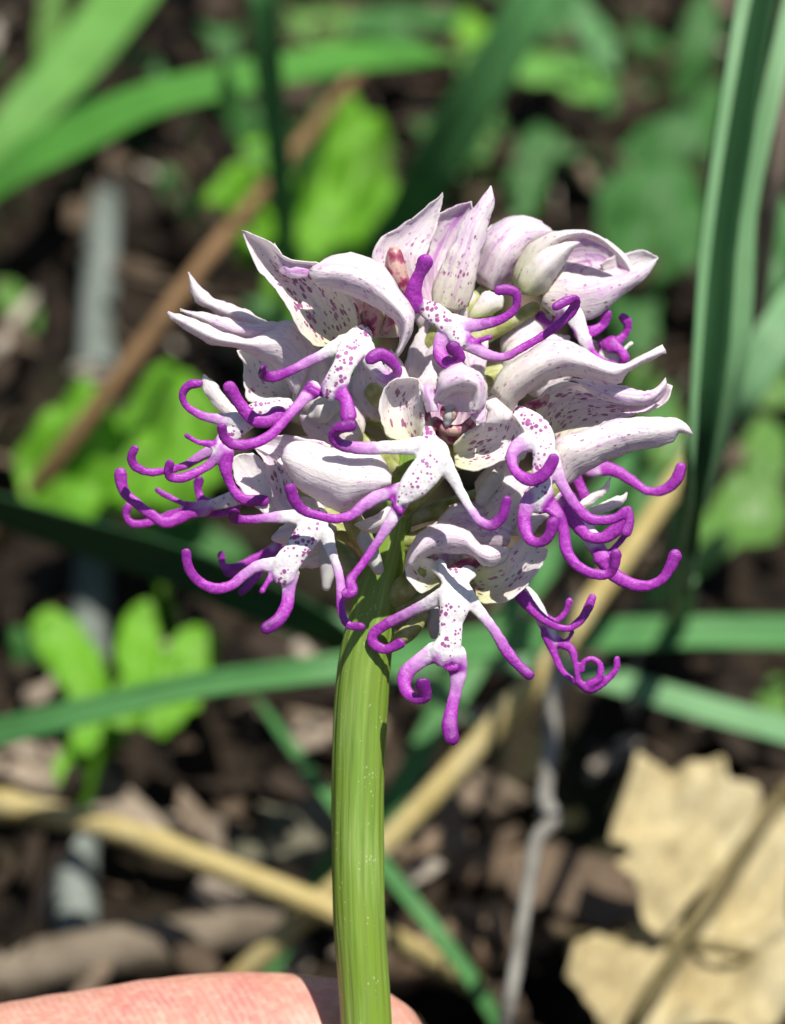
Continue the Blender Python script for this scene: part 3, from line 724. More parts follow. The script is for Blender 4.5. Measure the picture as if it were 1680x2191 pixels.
lip(fl, 5, W + 18, [(290, 650, 60, -20), (360, 710, 85, -5), (430, 790, 98), (460, 890, 88, 6), (460, 1010, 82, 8), (445, 1130, 82, 8), (440, 1230, 92, 8), (430, 1290, 86, 6)],
    [([(360, 850), (275, 890, 5), (235, 950, 12), (245, 1040, 20), (310, 1110, 30), (400, 1125, 40), (485, 1065, 48), (530, 980, 52)], 14.5, .1, None, .5),
     ([(510, 960), (560, 1080), (610, 1190), (690, 1310), (790, 1405), (890, 1415, 4), (1000, 1390, 6), (1060, 1340, 10), (1075, 1420, 12), (1050, 1500, 12)], 12.5, .1, None, .5),
     ([(380, 1240), (330, 1340, 6), (325, 1460, 12), (370, 1560, 24), (455, 1570, 36), (510, 1500, 44), (525, 1440, 46)], 14, .0, None, .6),
     ([(490, 1290), (570, 1390, 8), (605, 1500, 10), (625, 1630, 12), (700, 1740, 14), (830, 1800, 16), (930, 1795, 18), (970, 1730, 26), (975, 1660, 30)], 13, -.05, None, .6),
     ([(440, 1310), (500, 1350, 10), (560, 1400, 14)], 6.5, .0)])
ovary(fl, 1080, 900, 110, 1050, 24)
rod(fl, 'spur', SPUR, [(130, 1100), (60, 1180), (20, 1260)], [60, 60, 50], 5, 90)
# ---- bloom 11: right, behind
fl = flower(); W = 60
lip(fl, 5, W, [(520, 1150, 60), (600, 1260, 62), (680, 1370, 60), (780, 1510, 66), (860, 1640, 60), (910, 1720, 44)],
    [([(640, 1290, 10), (690, 1430, 14), (780, 1530, 18), (870, 1545, 22), (970, 1490, 26), (1050, 1420, 30)], 15, -.2, None, .4),
     ([(880, 1680), (960, 1800, 4), (1060, 1860, 8), (1200, 1885, 12), (1300, 1840, 16), (1360, 1760, 20), (1400, 1670, 24)], 14, -.2, None, .4),
     ([(900, 1700), (960, 1620), (1020, 1550), (1060, 1500, 5)], 8, -.2), ([(880, 1690, 8), (930, 1760, 12), (960, 1700, 18)], 12, -.2)], spots=.2)
sheet(fl, 5, W - 30, [(700, 1300), (800, 1230), (900, 1160), (942, 1110)], [(740, 1340), (830, 1280), (910, 1200), (944, 1112)], bulge=5)
sheet(fl, 5, W - 20, [(780, 1330), (900, 1280), (1000, 1240), (1060, 1218)], [(800, 1370), (920, 1345), (1010, 1310), (1062, 1225)], bulge=8)
rod(fl, 'ovary', OVARY, [(1200, 1040, 55), (1100, 1090, 40), (axis_at(1180)[0], 1180, 0)], [18, 24, 18])
fl = flower(); W = -55
lip(fl, 5, W, [(600, 1020, 50), (720, 1040, 45), (820, 1050, 34)], [([(800, 1045), (950, 1055), (1080, 1125, 4), (1200, 1205, 8), (1320, 1200, 14), (1405, 1130, 20), (1440, 1040, 24)], 12.5, -.2, None, .2),
     ([(660, 1050), (710, 1150), (760, 1260)], 13, -.2)], spots=0)
rod(fl, 'ovary', OVARY, [(1215, 995, -55), (1100, 1040, -40), (axis_at(1120)[0], 1120, 0)], [16, 20, 18])
# ---- bloom 12: lower right, behind
fl = flower(); W = 15
lip(fl, 6, W, [(1010, 520, 40), (1060, 560, 48), (1120, 640, 46), (1165, 730, 40), (1220, 820, 36)],
    [([(1040, 580, 14), (1120, 670, 20), (1220, 740, 24), (1310, 760, 26), (1385, 700, 28), (1430, 620, 30), (1445, 580, 30)], 10.5, -.1, None, .3),
     ([(1130, 670, -20), (1230, 720, -22), (1290, 660, -20), (1312, 605, -18)], 8.5, -.1, None, .3),
     ([(1180, 790), (1220, 900), (1270, 1010), (1350, 1075), (1430, 1120), (1520, 1070, 3), (1585, 1000, 6), (1590, 940, 8)], 8.5, -.1, None, .2),
     ([(1230, 830), (1320, 880, 8), (1350, 980, 8), (1370, 1070, 6), (1420, 1110, 4)], 8.5, -.1, None, .2),
     ([(1430, 1090, 5), (1490, 1040, 10), (1490, 970, 12), (1440, 935, 12), (1395, 955, 10), (1385, 1000, 8)], 8, -1, None, .2),
     ([(1250, 850), (1300, 830, 8), (1330, 780, 10)], 6, -.1)], spots=0)
rod(fl, 'ovary', OVARY, [(1110, 1255, 15), (980, 1270, 10), (axis_at(1300)[0], 1300, 0)], [18, 22, 20])
# ---- bloom 13: far side, low, only its arms show
fl = flower(); W = -90
lip(fl, 3, W, [(1500, 1260, 46), (1380, 1320, 44), (1240, 1370, 36)], [([(1260, 1360), (1120, 1430), (980, 1490), (880, 1545)], 10.5, -1, None, 1.0), ([(900, 1530), (850, 1500), (830, 1420)], 10, -1, None, 1.0),
     ([(1230, 1400), (1130, 1520), (1060, 1610), (980, 1690)], 10, -1, None, 1.0)], spots=0, name='lip')
rod(fl, 'ovary', OVARY, [(700, 1140, -90), (740, 1200, -50), (axis_at(1290)[0], 1290, 0)], [16, 20, 18])

# ---- blooms round the back of the head, their pale hoods filling the gaps
def back_hood(x, y, wz, ln, wd, deg, pink=.2, green=.4, spot=.3):
    fl = flower(); a = math.radians(deg); ca, sa = math.cos(a), math.sin(a)
    def q(t, u, dw=0): return (x + t * ln * ca - u * wd * sa, y + t * ln * sa + u * wd * ca, dw)
    sheet(fl, 0, wz, [q(0, -.12), q(.2, -.5), q(.5, -.5), q(.8, -.25), q(1, 0)], [q(0, .12), q(.2, .5), q(.5, .55), q(.8, .3), q(1, .02)], bulge=28, pink=pink, green=green, spot=spot)
    sheet(fl, 0, wz - 14, [q(0, -.1), q(.25, -.75), q(.6, -.8), q(.95, -.6)], [q(0, .1), q(.25, -.1), q(.6, -.2), q(.97, -.58)], bulge=14, pink=pink, green=green)
    sheet(fl, 0, wz - 18, [q(0, -.1), q(.25, .2), q(.6, .25), q(.9, .7)], [q(0, .1), q(.25, .8), q(.6, .85), q(.92, .72)], bulge=14, pink=pink, green=green)
    a2 = axis_at(y + 60)
    rod(fl, 'ovary', OVARY, [(x + 10 * ca, y + 10 * sa, wz), ((x + a2[0]) / 2, (y + a2[1]) / 2, wz * .5), a2], [14, 20, 14])
back_hood(820, 900, 35, 150, 95, -110)
back_hood(930, 860, 25, 170, 100, -75, .3)
back_hood(1010, 980, 40, 170, 110, -60, .2, .6)
back_hood(770, 960, 60, 150, 100, -150, .15)
back_hood(1040, 1110, 60, 150, 100, -40, .2)
back_hood(700, 860, 20, 150, 90, -140, .25)
back_hood(1080, 800, -20, 160, 100, -30, .2)
back_hood(720, 1130, 30, 140, 90, 170, .2)
back_hood(960, 720, -20, 110, 80, -95, .3)
# ------------------------------------------------------------------ hand holding the stem
def hand():
    def lmb(pts):
        v, f, _ = tube([(p[0], p[1], p[2]) for p in pts], [p[3] for p in pts], m=28, n=40)
        return v, f
    parts = [lmb([(738, 2292, -268, 200), (620, 2303, -280, 226), (420, 2328, -290, 244), (180, 2365, -300, 250), (-100, 2412, -305, 246), (-400, 2480, -320, 258), (-800, 2610, -380, 275), (-1300, 2860, -480, 300), (-1900, 3200, -560, 340)]),
             lmb([(800, 2640, 230, 205), (640, 2700, 250, 245), (400, 2800, 240, 265), (50, 2960, 180, 270), (-400, 3180, 60, 300), (-1000, 3500, -150, 400), (-1700, 3800, -350, 480)]),
             lmb([(640, 2790, -300, 200), (450, 2800, -320, 235), (100, 2860, -340, 255), (-400, 2980, -420, 270), (-900, 3110, -540, 285), (-1900, 3560, -660, 340)]),
             lmb([(420, 3180, -330, 190), (150, 3210, -350, 225), (-300, 3300, -430, 250), (-900, 3480, -590, 275), (-1900, 3920, -740, 330)]),
             lmb([(150, 3560, -360, 165), (-100, 3590, -380, 195), (-500, 3700, -480, 215), (-1000, 3860, -620, 240), (-1900, 4240, -760, 300)]),
             lmb([(-1800, 3250, -560, 360), (-2500, 3700, -600, 480), (-3300, 4200, -640, 540), (-4600, 4900, -700, 520), (-6500, 5700, -760, 600)]),
             lmb([(-1850, 3650, -620, 380), (-2500, 3950, -620, 500), (-3300, 4300, -640, 540)]),
             lmb([(-1850, 4050, -680, 340), (-2500, 4200, -640, 460), (-3300, 4400, -640, 500)])]
    v, f = join(parts)
    v, f = remesh(v, f, 16, 8)
    v = v + np.array([vnoise(p, .004, 3) * 8 + vnoise(p, .02, 4) * 1.6 for p in v])
    root = P(738, 2292, -268)
    me = mesh_of('hand', [tuple(P(*p) - root) for p in v], f, True, {'grain': v * MM})
    o = link('hand', me, SKIN); o.location = root
    tag(o, 'bare hand with a pink fingertip pressed behind the orchid stem', 'hand')
    return o
hand()

# ------------------------------------------------------------------ ground
def ground():
    def axis_vals(lo, hi, fine_lo, fine_hi, step):
        a = list(np.arange(fine_lo, fine_hi + 1e-9, step))
        x, s = fine_hi, step
        while x < hi: s *= 1.6; x += s; a.append(x)
        x, s = fine_lo, step
        while x > lo: s *= 1.6; x -= s; a.insert(0, x)
        return a
    xs, ys = axis_vals(-60, 60, -.5, .5, .008), axis_vals(-60, 60, -.25, 1.0, .008)
    V = []
    for y in ys:
        for x in xs:
            h = noise.noise(Vector((x * 18, y * 18, 0))) * .006 + noise.noise(Vector((x * 60, y * 60, 3))) * .003 - .008
            V.append((x, y, h))
    nx = len(xs)
    F = [(j * nx + i, j * nx + i + 1, (j + 1) * nx + i + 1, (j + 1) * nx + i) for j in range(len(ys) - 1) for i in range(nx - 1)]
    o = link('ground', mesh_of('ground', V, F), SOIL)
    tag(o, 'dark crumbly soil under the leaf litter', 'ground', kind='structure')
ground()

# ------------------------------------------------------------------ background plants
def unit(v): return v / (np.linalg.norm(v) + 1e-12)
CF = {'r': np.array(RI), 'u': np.array(UP), 'b': -np.array(FW)}
def camvec(t): return unit(t[0] * CF['r'] + t[1] * CF['u'] + t[2] * CF['b'])
def place(name, V, F, mat, attrs, thick, parent=None, smooth=True):
    V = np.asarray(V); root = V[0].copy()
    me = mesh_of(name, V - root, F, smooth, attrs)
    o = link(name, me, mat, parent); o.location = Vector(root)
    if thick: solidify(o, thick)
    return o
def blade(name, label, cat, pts, mat, normal=(.2, .6, .75), fold=.15, n=60, m=9, thick=.0003, group=None, seed=0, wob=.0006):
    """a strap leaf; pts (px, py, f, width px) along its midrib, f = 0 at the orchid's distance and 1 on the ground."""
    C = []
    for p in pts:
        g = G(p[0], p[1], p[2]); d = (g - CAM).dot(FW)
        C.append([g.x, g.y, g.z, p[3] * K * d])
    c = catmull(C, n)
    pos, wd = c[:, :3], np.maximum(c[:, 3], .0002)
    tan = np.gradient(pos, axis=0); nrm0 = normal if isinstance(normal, list) else [normal]
    V, Fc, gr, mid = [], [], [], []
    ln = np.concatenate([[0], np.cumsum(np.linalg.norm(np.diff(pos, axis=0), axis=1))])
    for i in range(n):
        t = unit(tan[i]); q = i / (n - 1) * (len(nrm0) - 1); k = min(int(q), len(nrm0) - 1); k2 = min(k + 1, len(nrm0) - 1)
        nn = camvec(nrm0[k]) * (1 - (q - k)) + camvec(nrm0[k2]) * (q - k)
        nn = unit(nn - t * np.dot(nn, t)); side = np.cross(t, nn)
        for j in range(m):
            u = j / (m - 1) * 2 - 1
            p = pos[i] + side * u * wd[i] / 2 * (1 - abs(fold) * .25) + nn * (abs(u) ** 1.3) * wd[i] * .5 * fold
            p = p + vnoise(p, 60, seed) * wob
            V.append(p); gr.append((u * wd[i] * 500, ln[i] * 1000, seed)); mid.append(math.exp(-(u / .12) ** 2))
    for i in range(n - 1):
        for j in range(m - 1):
            a = i * m + j; Fc.append((a, a + 1, a + m + 1, a + m))
    o = place(name, V, Fc, mat, {'grain': np.array(gr), 'mid': mid}, thick)
    return tag(o, label, cat, group)
def stick(name, label, cat, pts, mat, group=None, n=70, m=12, knots=(), rough=.06, seed=1.0, parent=None):
    C = []
    for p in pts:
        g = G(p[0], p[1], p[2]); d = (g - CAM).dot(FW)
        C.append([g.x, g.y, g.z, p[3] * K * d / 2])
    c = catmull(C, n); pos, rad = c[:, :3], np.maximum(c[:, 3], .0001)
    for kt in knots:
        i = np.arange(n) / (n - 1); rad = rad * (1 + .28 * np.exp(-((i - kt) / .012) ** 2))
    tan = np.gradient(pos, axis=0); side = np.array([1., 0, 0]); V, Fc, gr = [], [], []
    ln = np.concatenate([[0], np.cumsum(np.linalg.norm(np.diff(pos, axis=0), axis=1))])
    for i in range(n):
        t = unit(tan[i]); side = unit(side - t * np.dot(side, t)); nn = np.cross(side, t)
        for j in range(m):
            a = 2 * math.pi * j / m
            r = rad[i] * (1 + rough * noise.noise(Vector((math.cos(a) * 2 + seed, math.sin(a) * 2, ln[i] * 300))))
            V.append(pos[i] + r * (math.cos(a) * side + math.sin(a) * nn)); gr.append((a * rad[i] * 1000, ln[i] * 1000 * .4, seed))
    for i in range(n - 1):
        for j in range(m):
            Fc.append((i * m + j, i * m + (j + 1) % m, (i + 1) * m + (j + 1) % m, (i + 1) * m + j))
    Fc.append(tuple(reversed(range(m)))); Fc.append(tuple((n - 1) * m + j for j in range(m)))
    o = place(name, V, Fc, mat, {'grain': np.array(gr)}, 0, parent)
    return tag(o, label, cat, group) if parent is None else o
def poly_leaf(name, label, cat, outline, f, mat, normal=(.2, .55, .8), z=0, bend=.002, wave=.0012, seed=1.0, step=13, thick=.0003, group=None, parent=None, cup=0., jag=1.0):
    """a leaf blade of the given outline lying in a plane through its centre, gently bent and waved."""
    pts = [zc(z, p)[:2] for p in outline]
    ring = catmull([*pts, pts[0]], max(60, len(pts) * 9))[:-1]
    cx, cy = ring.mean(0)
    ring = np.array([q + vnoise((q[0], q[1], 0), .035, seed)[:2] * 9 * jag + vnoise((q[0], q[1], 0), .012, seed + 3)[:2] * 12 * jag for q in ring])
    cen = np.array(G(cx, cy, f)); nn = camvec(normal)
    x0, y0 = ring.min(0); x1, y1 = ring.max(0)
    grid = [(x + random.uniform(-4, 4), y + random.uniform(-4, 4)) for x in np.arange(x0, x1, step) for y in np.arange(y0, y1, step)]
    def inside(p):
        c = False; j = len(ring) - 1
        for i in range(len(ring)):
            if (ring[i][1] > p[1]) != (ring[j][1] > p[1]) and p[0] < (ring[j][0] - ring[i][0]) * (p[1] - ring[i][1]) / (ring[j][1] - ring[i][1]) + ring[i][0]: c = not c
            j = i
        return c
    grid = [p for p in grid if inside(p)]
    vs = [Vector(p) for p in ring] + [Vector(p) for p in grid]; nr = len(ring)
    r = geometry.delaunay_2d_cdt(vs, [(i, (i + 1) % nr) for i in range(nr)], [list(range(nr))], 1, .01)
    V, gr, mid = [], [], []
    size = max(x1 - x0, y1 - y0) / 2
    ev_, evec = np.linalg.eigh(np.cov((ring - ring.mean(0)).T)); pax = evec[:, 1]
    for p in r[0]:
        dr = np.array(ray(p.x, p.y)); cam = np.array(CAM)
        d = np.dot(cen - cam, nn) / np.dot(dr, nn)
        q = cam + dr * d
        e = ((p.x - cx) ** 2 + (p.y - cy) ** 2) / size ** 2
        q = q + nn * (-cup * e + bend * noise.noise(Vector((p.x * .006 + seed, p.y * .006, seed))) + wave * noise.noise(Vector((p.x * .02, p.y * .02 + seed, 2))))
        V.append(q); gr.append(((p.x - cx) * MM, (p.y - cy) * MM, seed))
        e1 = (p.x - cx) * pax[0] + (p.y - cy) * pax[1]; e2 = (p.x - cx) * pax[1] - (p.y - cy) * pax[0]
        mid.append(max(math.exp(-(e2 / (size * .035)) ** 2), .6 * math.exp(-((((abs(e2) * .8 - e1) / (size * .34)) % 1 - .5) / .09) ** 2)))
    o = place(name, V, [tuple(q) for q in r[2]], mat, {'grain': np.array(gr), 'mid': mid}, thick, parent)
    if parent is not None: o.location = o.location - parent.location
    return tag(o, label, cat, group) if parent is None else o
def stalked(name, label, cat, stalk, blades, mat, group=None):
    """a broad leaf (or leaflets) on a stalk that runs down to the ground."""
    root = G(stalk[0][0], stalk[0][1], stalk[0][2])
    e = empty(name, root); tag(e, label, cat, group)
    s = stick('stalk', '', '', stalk, mat, parent=e); s.location = s.location - root
    for b in blades: poly_leaf('blade', '', '', b[0], b[1], mat, b[2], parent=e, **(b[3] if len(b) > 3 else {}))
    return e

LIT, DIM, DARK = (.25, .7, .65), (0, -.25, .97), (-.25, -.75, .62)
blade('grass_blade', 'broad yellow-green grass blade slanting above the long arching blade', 'grass blade', [(-260, 760, 1, 90), (-60, 420, .86, 95), (60, 240, .80, 110), (170, 120, .78, 125), (290, -40, .76, 130), (480, -320, .76, 90), (600, -500, .8, 8)], GRASS_Y, LIT, .12, seed=1)
blade('grass_blade', 'long bright green grass blade arching over the brown twig', 'grass blade', [(-500, 900, 1, 120), (-150, 520, .72, 165), (60, 345, .62, 155), (300, 230, .58, 125), (540, 165, .57, 115), (760, 128, .58, 105), (900, 118, .62, 90), (985, 125, .68, 20)], GRASS, LIT, .1, seed=2)
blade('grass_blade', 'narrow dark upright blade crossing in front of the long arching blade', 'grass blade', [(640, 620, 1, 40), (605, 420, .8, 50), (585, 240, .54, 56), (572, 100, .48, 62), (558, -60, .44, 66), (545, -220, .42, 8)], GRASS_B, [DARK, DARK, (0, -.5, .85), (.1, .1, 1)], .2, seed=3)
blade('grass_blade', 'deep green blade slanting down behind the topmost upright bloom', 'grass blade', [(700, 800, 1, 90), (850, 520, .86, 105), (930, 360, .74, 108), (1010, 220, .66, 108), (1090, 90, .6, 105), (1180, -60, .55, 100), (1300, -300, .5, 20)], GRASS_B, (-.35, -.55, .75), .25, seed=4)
poly_leaf('green_leaf', 'short rounded bright green leaf tip near the deep green slanting blade', 'leaf', [(1095, 130), (1140, 100), (1210, 118), (1275, 150), (1305, 195), (1260, 222), (1180, 190), (1110, 178)], .9, GRASS_Y, LIT, seed=3)
poly_leaf('green_leaf', 'bright green leaf behind the bloom heads, split by deep folds', 'leaf', [(430, 420), (520, 370), (600, 380), (680, 310), (780, 300), (860, 370), (850, 470), (780, 560), (700, 600), (640, 700), (560, 690), (560, 600), (500, 520)], .84, BROAD, (.2, .7, .7), bend=.016, wave=.006, seed=5)
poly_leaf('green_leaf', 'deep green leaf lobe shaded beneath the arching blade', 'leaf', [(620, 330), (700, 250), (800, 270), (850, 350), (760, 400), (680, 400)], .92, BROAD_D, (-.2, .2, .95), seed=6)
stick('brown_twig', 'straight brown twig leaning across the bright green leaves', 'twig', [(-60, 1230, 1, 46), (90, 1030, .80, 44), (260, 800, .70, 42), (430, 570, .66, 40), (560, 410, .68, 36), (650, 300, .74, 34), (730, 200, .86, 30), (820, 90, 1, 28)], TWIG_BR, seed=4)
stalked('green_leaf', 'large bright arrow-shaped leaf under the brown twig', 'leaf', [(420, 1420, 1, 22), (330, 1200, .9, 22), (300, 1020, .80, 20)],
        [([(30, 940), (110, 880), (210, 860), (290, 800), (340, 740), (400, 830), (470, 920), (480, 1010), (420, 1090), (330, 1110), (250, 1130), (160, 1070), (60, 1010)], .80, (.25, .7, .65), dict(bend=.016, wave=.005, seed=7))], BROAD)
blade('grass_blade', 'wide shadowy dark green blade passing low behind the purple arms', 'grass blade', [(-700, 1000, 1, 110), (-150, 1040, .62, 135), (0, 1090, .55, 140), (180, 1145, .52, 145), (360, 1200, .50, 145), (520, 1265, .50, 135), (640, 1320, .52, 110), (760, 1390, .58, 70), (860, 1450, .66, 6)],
      GRASS_SHADE, [DARK] * 4 + [(-.2, -.6, .75)], .1, seed=8)  # shade on this blade comes partly from its darkened colour
blade('grass_blade', 'short pale green blade showing just behind the stem top', 'grass blade', [(300, 1130, 1, 40), (480, 1240, .8, 110), (600, 1310, .7, 125), (700, 1350, .66, 120), (830, 1410, .64, 110), (960, 1500, .7, 80), (1080, 1620, 1, 10)], GRASS_P, (.25, .65, .7), .1, seed=18)
stalked('green_leaf', 'bright green lobed leaf above the bluish lower blade', 'leaf', [(170, 1800, 1, 26), (190, 1690, .92, 26), (230, 1560, .84, 24)],
        [([(60, 1340), (110, 1310), (170, 1340), (215, 1400), (240, 1480), (230, 1580), (170, 1610), (140, 1500), (100, 1420)], .84, (.2, .7, .7), dict(seed=8, bend=.004)),
         ([(240, 1480), (250, 1380), (290, 1300), (330, 1310), (350, 1400), (330, 1480), (290, 1560), (230, 1560)], .82, (.3, .6, .75), dict(seed=9, bend=.004)),
         ([(290, 1540), (340, 1430), (400, 1360), (450, 1350), (460, 1430), (420, 1510), (350, 1570)], .83, (.0, .6, .8), dict(seed=10, bend=.004)),
         ([(110, 1640), (170, 1560), (270, 1540), (250, 1600), (180, 1650), (130, 1690)], .88, (.2, .7, .7), dict(seed=11))], BROAD)
blade('grass_blade', 'bluish green blade running level behind the stem', 'grass blade', [(-500, 1850, 1, 50), (-120, 1610, .72, 62), (0, 1568, .66, 66), (170, 1522, .62, 66), (330, 1488, .60, 62), (500, 1460, .58, 62), (720, 1428, .56, 70), (900, 1400, .60, 80), (1100, 1374, .67, 84), (1400, 1360, .73, 82), (1680, 1358, .76, 84), (1950, 1380, .8, 84), (2300, 1450, .88, 60), (2700, 1550, 1, 20)], GRASS_B, [(0, .35, .9)] * 4 + [(.15, .5, .8)] * 4, .25, seed=9)
blade('grass_blade', 'pale green blade dipping away below the level blade', 'grass blade', [(760, 1500, 1, 10), (960, 1415, .84, 60), (1100, 1420, .78, 76), (1250, 1447, .76, 82), (1400, 1485, .75, 84), (1540, 1525, .75, 86), (1690, 1570, .75, 88), (1950, 1680, .8, 80), (2250, 1850, .9, 60), (2450, 2000, 1, 30)], GRASS_P, (.2, .75, .6), .12, seed=10)
stick('straw_stalk', 'dry yellow straw with knots ending beside the stem', 'straw', [(-400, 1650, 1, 56), (-80, 1705, .84, 58), (60, 1732, .80, 58), (250, 1775, .77, 56), (430, 1840, .75, 56), (650, 1925, .74, 56), (760, 1972, .76, 54), (900, 2040, .85, 50), (1050, 2130, 1, 46)], STRAW, knots=(.36, .55), seed=6)
stick('straw_stalk', 'long dry yellow straw rising behind the stem past the purple arms', 'straw', [(380, 2240, 1, 60), (520, 2085, .86, 54), (700, 1920, .77, 54), (830, 1800, .72, 54), (980, 1640, .68, 55), (1140, 1465, .64, 54), (1280, 1270, .62, 50), (1420, 1070, .62, 44), (1560, 860, .66, 44), (1700, 640, .75, 20)], STRAW, knots=(.36, .6), seed=8)
stick('grey_twig', 'thin grey dead stalk with a bent knuckle', 'twig', [(1230, 1280, .64, 34), (1190, 1450, .62, 32), (1178, 1600, .57, 34), (1168, 1720, .54, 35), (1182, 1755, .53, 34), (1152, 1790, .52, 33), (1130, 1900, .51, 31), (1108, 2040, .50, 32), (1082, 2191, .50, 34), (1040, 2420, .64, 36), (1000, 2700, 1, 40)], TWIG_GR, knots=(.36,), n=140, seed=3)
# the sharp strap leaves
blade('grass_blade', 'dark channelled strap leaf standing close to the orchid', 'grass blade', [(1450, 1400, 1, 40), (1462, 1260, .6, 44), (1474, 1150, .34, 46), (1500, 950, .24, 74), (1522, 760, .21, 90), (1548, 500, .19, 100), (1585, 220, .17, 106), (1618, 0, .16, 108), (1665, -240, .16, 100), (1740, -600, .2, 20)], GRASS_SHADE, [DARK, (-.55, -.3, .75), (-.62, -.25, .72), (-.62, -.25, .72)], .2, seed=12)  # shaded middle between the pale strips, painted in as dark colour
blade('grass_blade', 'thin pale blade lying along the rim of the dark strap leaf', 'grass blade', [(1448, 1390, 1, 14), (1464, 1150, .3, 12), (1480, 1000, .21, 16), (1496, 760, .18, 20), (1508, 560, .165, 24), (1535, 320, .15, 26), (1568, 120, .14, 30), (1592, -20, .14, 32), (1640, -240, .14, 30), (1720, -560, .16, 8)], GRASS_P, (.2, .7, .65), .2, seed=13)
blade('grass_blade', 'pale blue-green strap leaf beside the dark channelled leaf', 'grass blade', [(1460, 1400, 1, 24), (1476, 1240, .5, 30), (1500, 1090, .32, 42), (1552, 850, .25, 66), (1586, 650, .22, 60), (1606, 450, .2, 46), (1640, 240, .18, 46), (1676, 60, .17, 46), (1720, -120, .17, 46), (1800, -500, .2, 10)], GRASS_P, (.25, .7, .65), .1, seed=14)
blade('grass_blade', 'green blade crossing up behind the pale strap leaf', 'grass blade', [(1440, 1300, 1, 30), (1500, 1000, .58, 70), (1570, 868, .50, 92), (1640, 765, .47, 100), (1720, 650, .46, 98), (1800, 540, .46, 60), (1850, 470, .46, 6)], GRASS_P, (.25, .6, .7), .15, seed=15)
stick('brown_twig', 'pale brown dry stalk standing behind the pale strap leaf', 'twig', [(1600, 1000, 1, 26), (1612, 780, .7, 30), (1632, 620, .55, 34), (1652, 440, .46, 36), (1680, 240, .4, 34), (1740, -200, .38, 28)], dead_material('pale_stalk', ((.20, .15, .11), (.30, .23, .18), (.38, .31, .25)), .3), seed=9)
poly_leaf('green_leaf', 'broad soft green leaf at the foot of the strap leaves', 'leaf', [(1450, 1200), (1520, 1080), (1580, 1000), (1640, 980), (1690, 1060), (1680, 1130), (1580, 1180), (1480, 1250), (1400, 1290), (1390, 1240)], .8, BROAD_M, (.2, .6, .75), bend=.005, seed=12)
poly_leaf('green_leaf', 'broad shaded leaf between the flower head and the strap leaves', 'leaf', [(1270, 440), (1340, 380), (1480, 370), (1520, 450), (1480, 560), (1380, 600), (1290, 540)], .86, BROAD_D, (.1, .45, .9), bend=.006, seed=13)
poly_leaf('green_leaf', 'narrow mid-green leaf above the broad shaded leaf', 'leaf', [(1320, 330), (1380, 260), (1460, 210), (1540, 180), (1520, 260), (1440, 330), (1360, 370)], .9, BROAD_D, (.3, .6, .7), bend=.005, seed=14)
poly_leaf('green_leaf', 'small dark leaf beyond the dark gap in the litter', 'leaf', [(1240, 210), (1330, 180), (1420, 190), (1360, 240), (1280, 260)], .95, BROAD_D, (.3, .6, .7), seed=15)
blade('grass_blade', 'green blade dipping steeply beside the long straw', 'grass blade', [(560, 2120, 1, 30), (690, 1880, .9, 46), (830, 1720, .82, 56), (930, 1560, .78, 60), (1010, 1440, .76, 56), (1140, 1250, .76, 50), (1330, 1000, .78, 40), (1450, 820, .85, 6)], GRASS_B, (.2, .3, .9), .2, seed=16)
blade('grass_blade', 'slender green shoot leaning past the stem foot', 'grass blade', [(1180, 2420, 1, 34), (1060, 2180, .80, 40), (960, 2030, .74, 40), (850, 1885, .72, 40), (700, 1700, .72, 34), (600, 1570, .74, 26), (540, 1490, .78, 8)], GRASS_B, (.3, .5, .8), .4, seed=17)
stick('grey_stalk', 'thick pale grey stalk standing blurred among the leaves', 'stalk', [(150, 2260, 1.02, 90), (160, 2000, 1, 96), (165, 1750, .97, 92), (180, 1480, .96, 86), (200, 1200, .95, 82), (205, 850, .95, 80), (210, 650, .95, 76), (225, 450, .96, 66), (240, 330, 1.0, 40)], STALK_GR, knots=(.3, .62), rough=.12, seed=2)
def small_leaf(cx, cy, ln, wd, deg, f, mat, normal, seed, label='small soft green leaf showing through gaps between the longer blades', group='small leaves in the undergrowth'):
    a = math.radians(deg); ca, sa = math.cos(a), math.sin(a)
    o = []
    for t, w_ in ((-.5, .12), (-.3, .75), (0, 1), (.25, .8), (.5, .05), (.25, -.8), (0, -1), (-.3, -.75), (-.5, -.12)):
        x, y = t * ln, w_ * wd / 2; o.append((cx + x * ca - y * sa, cy + x * sa + y * ca))
    return poly_leaf('green_leaf', label, 'leaf', o, f, mat, normal, seed=seed, bend=.004, group=group)
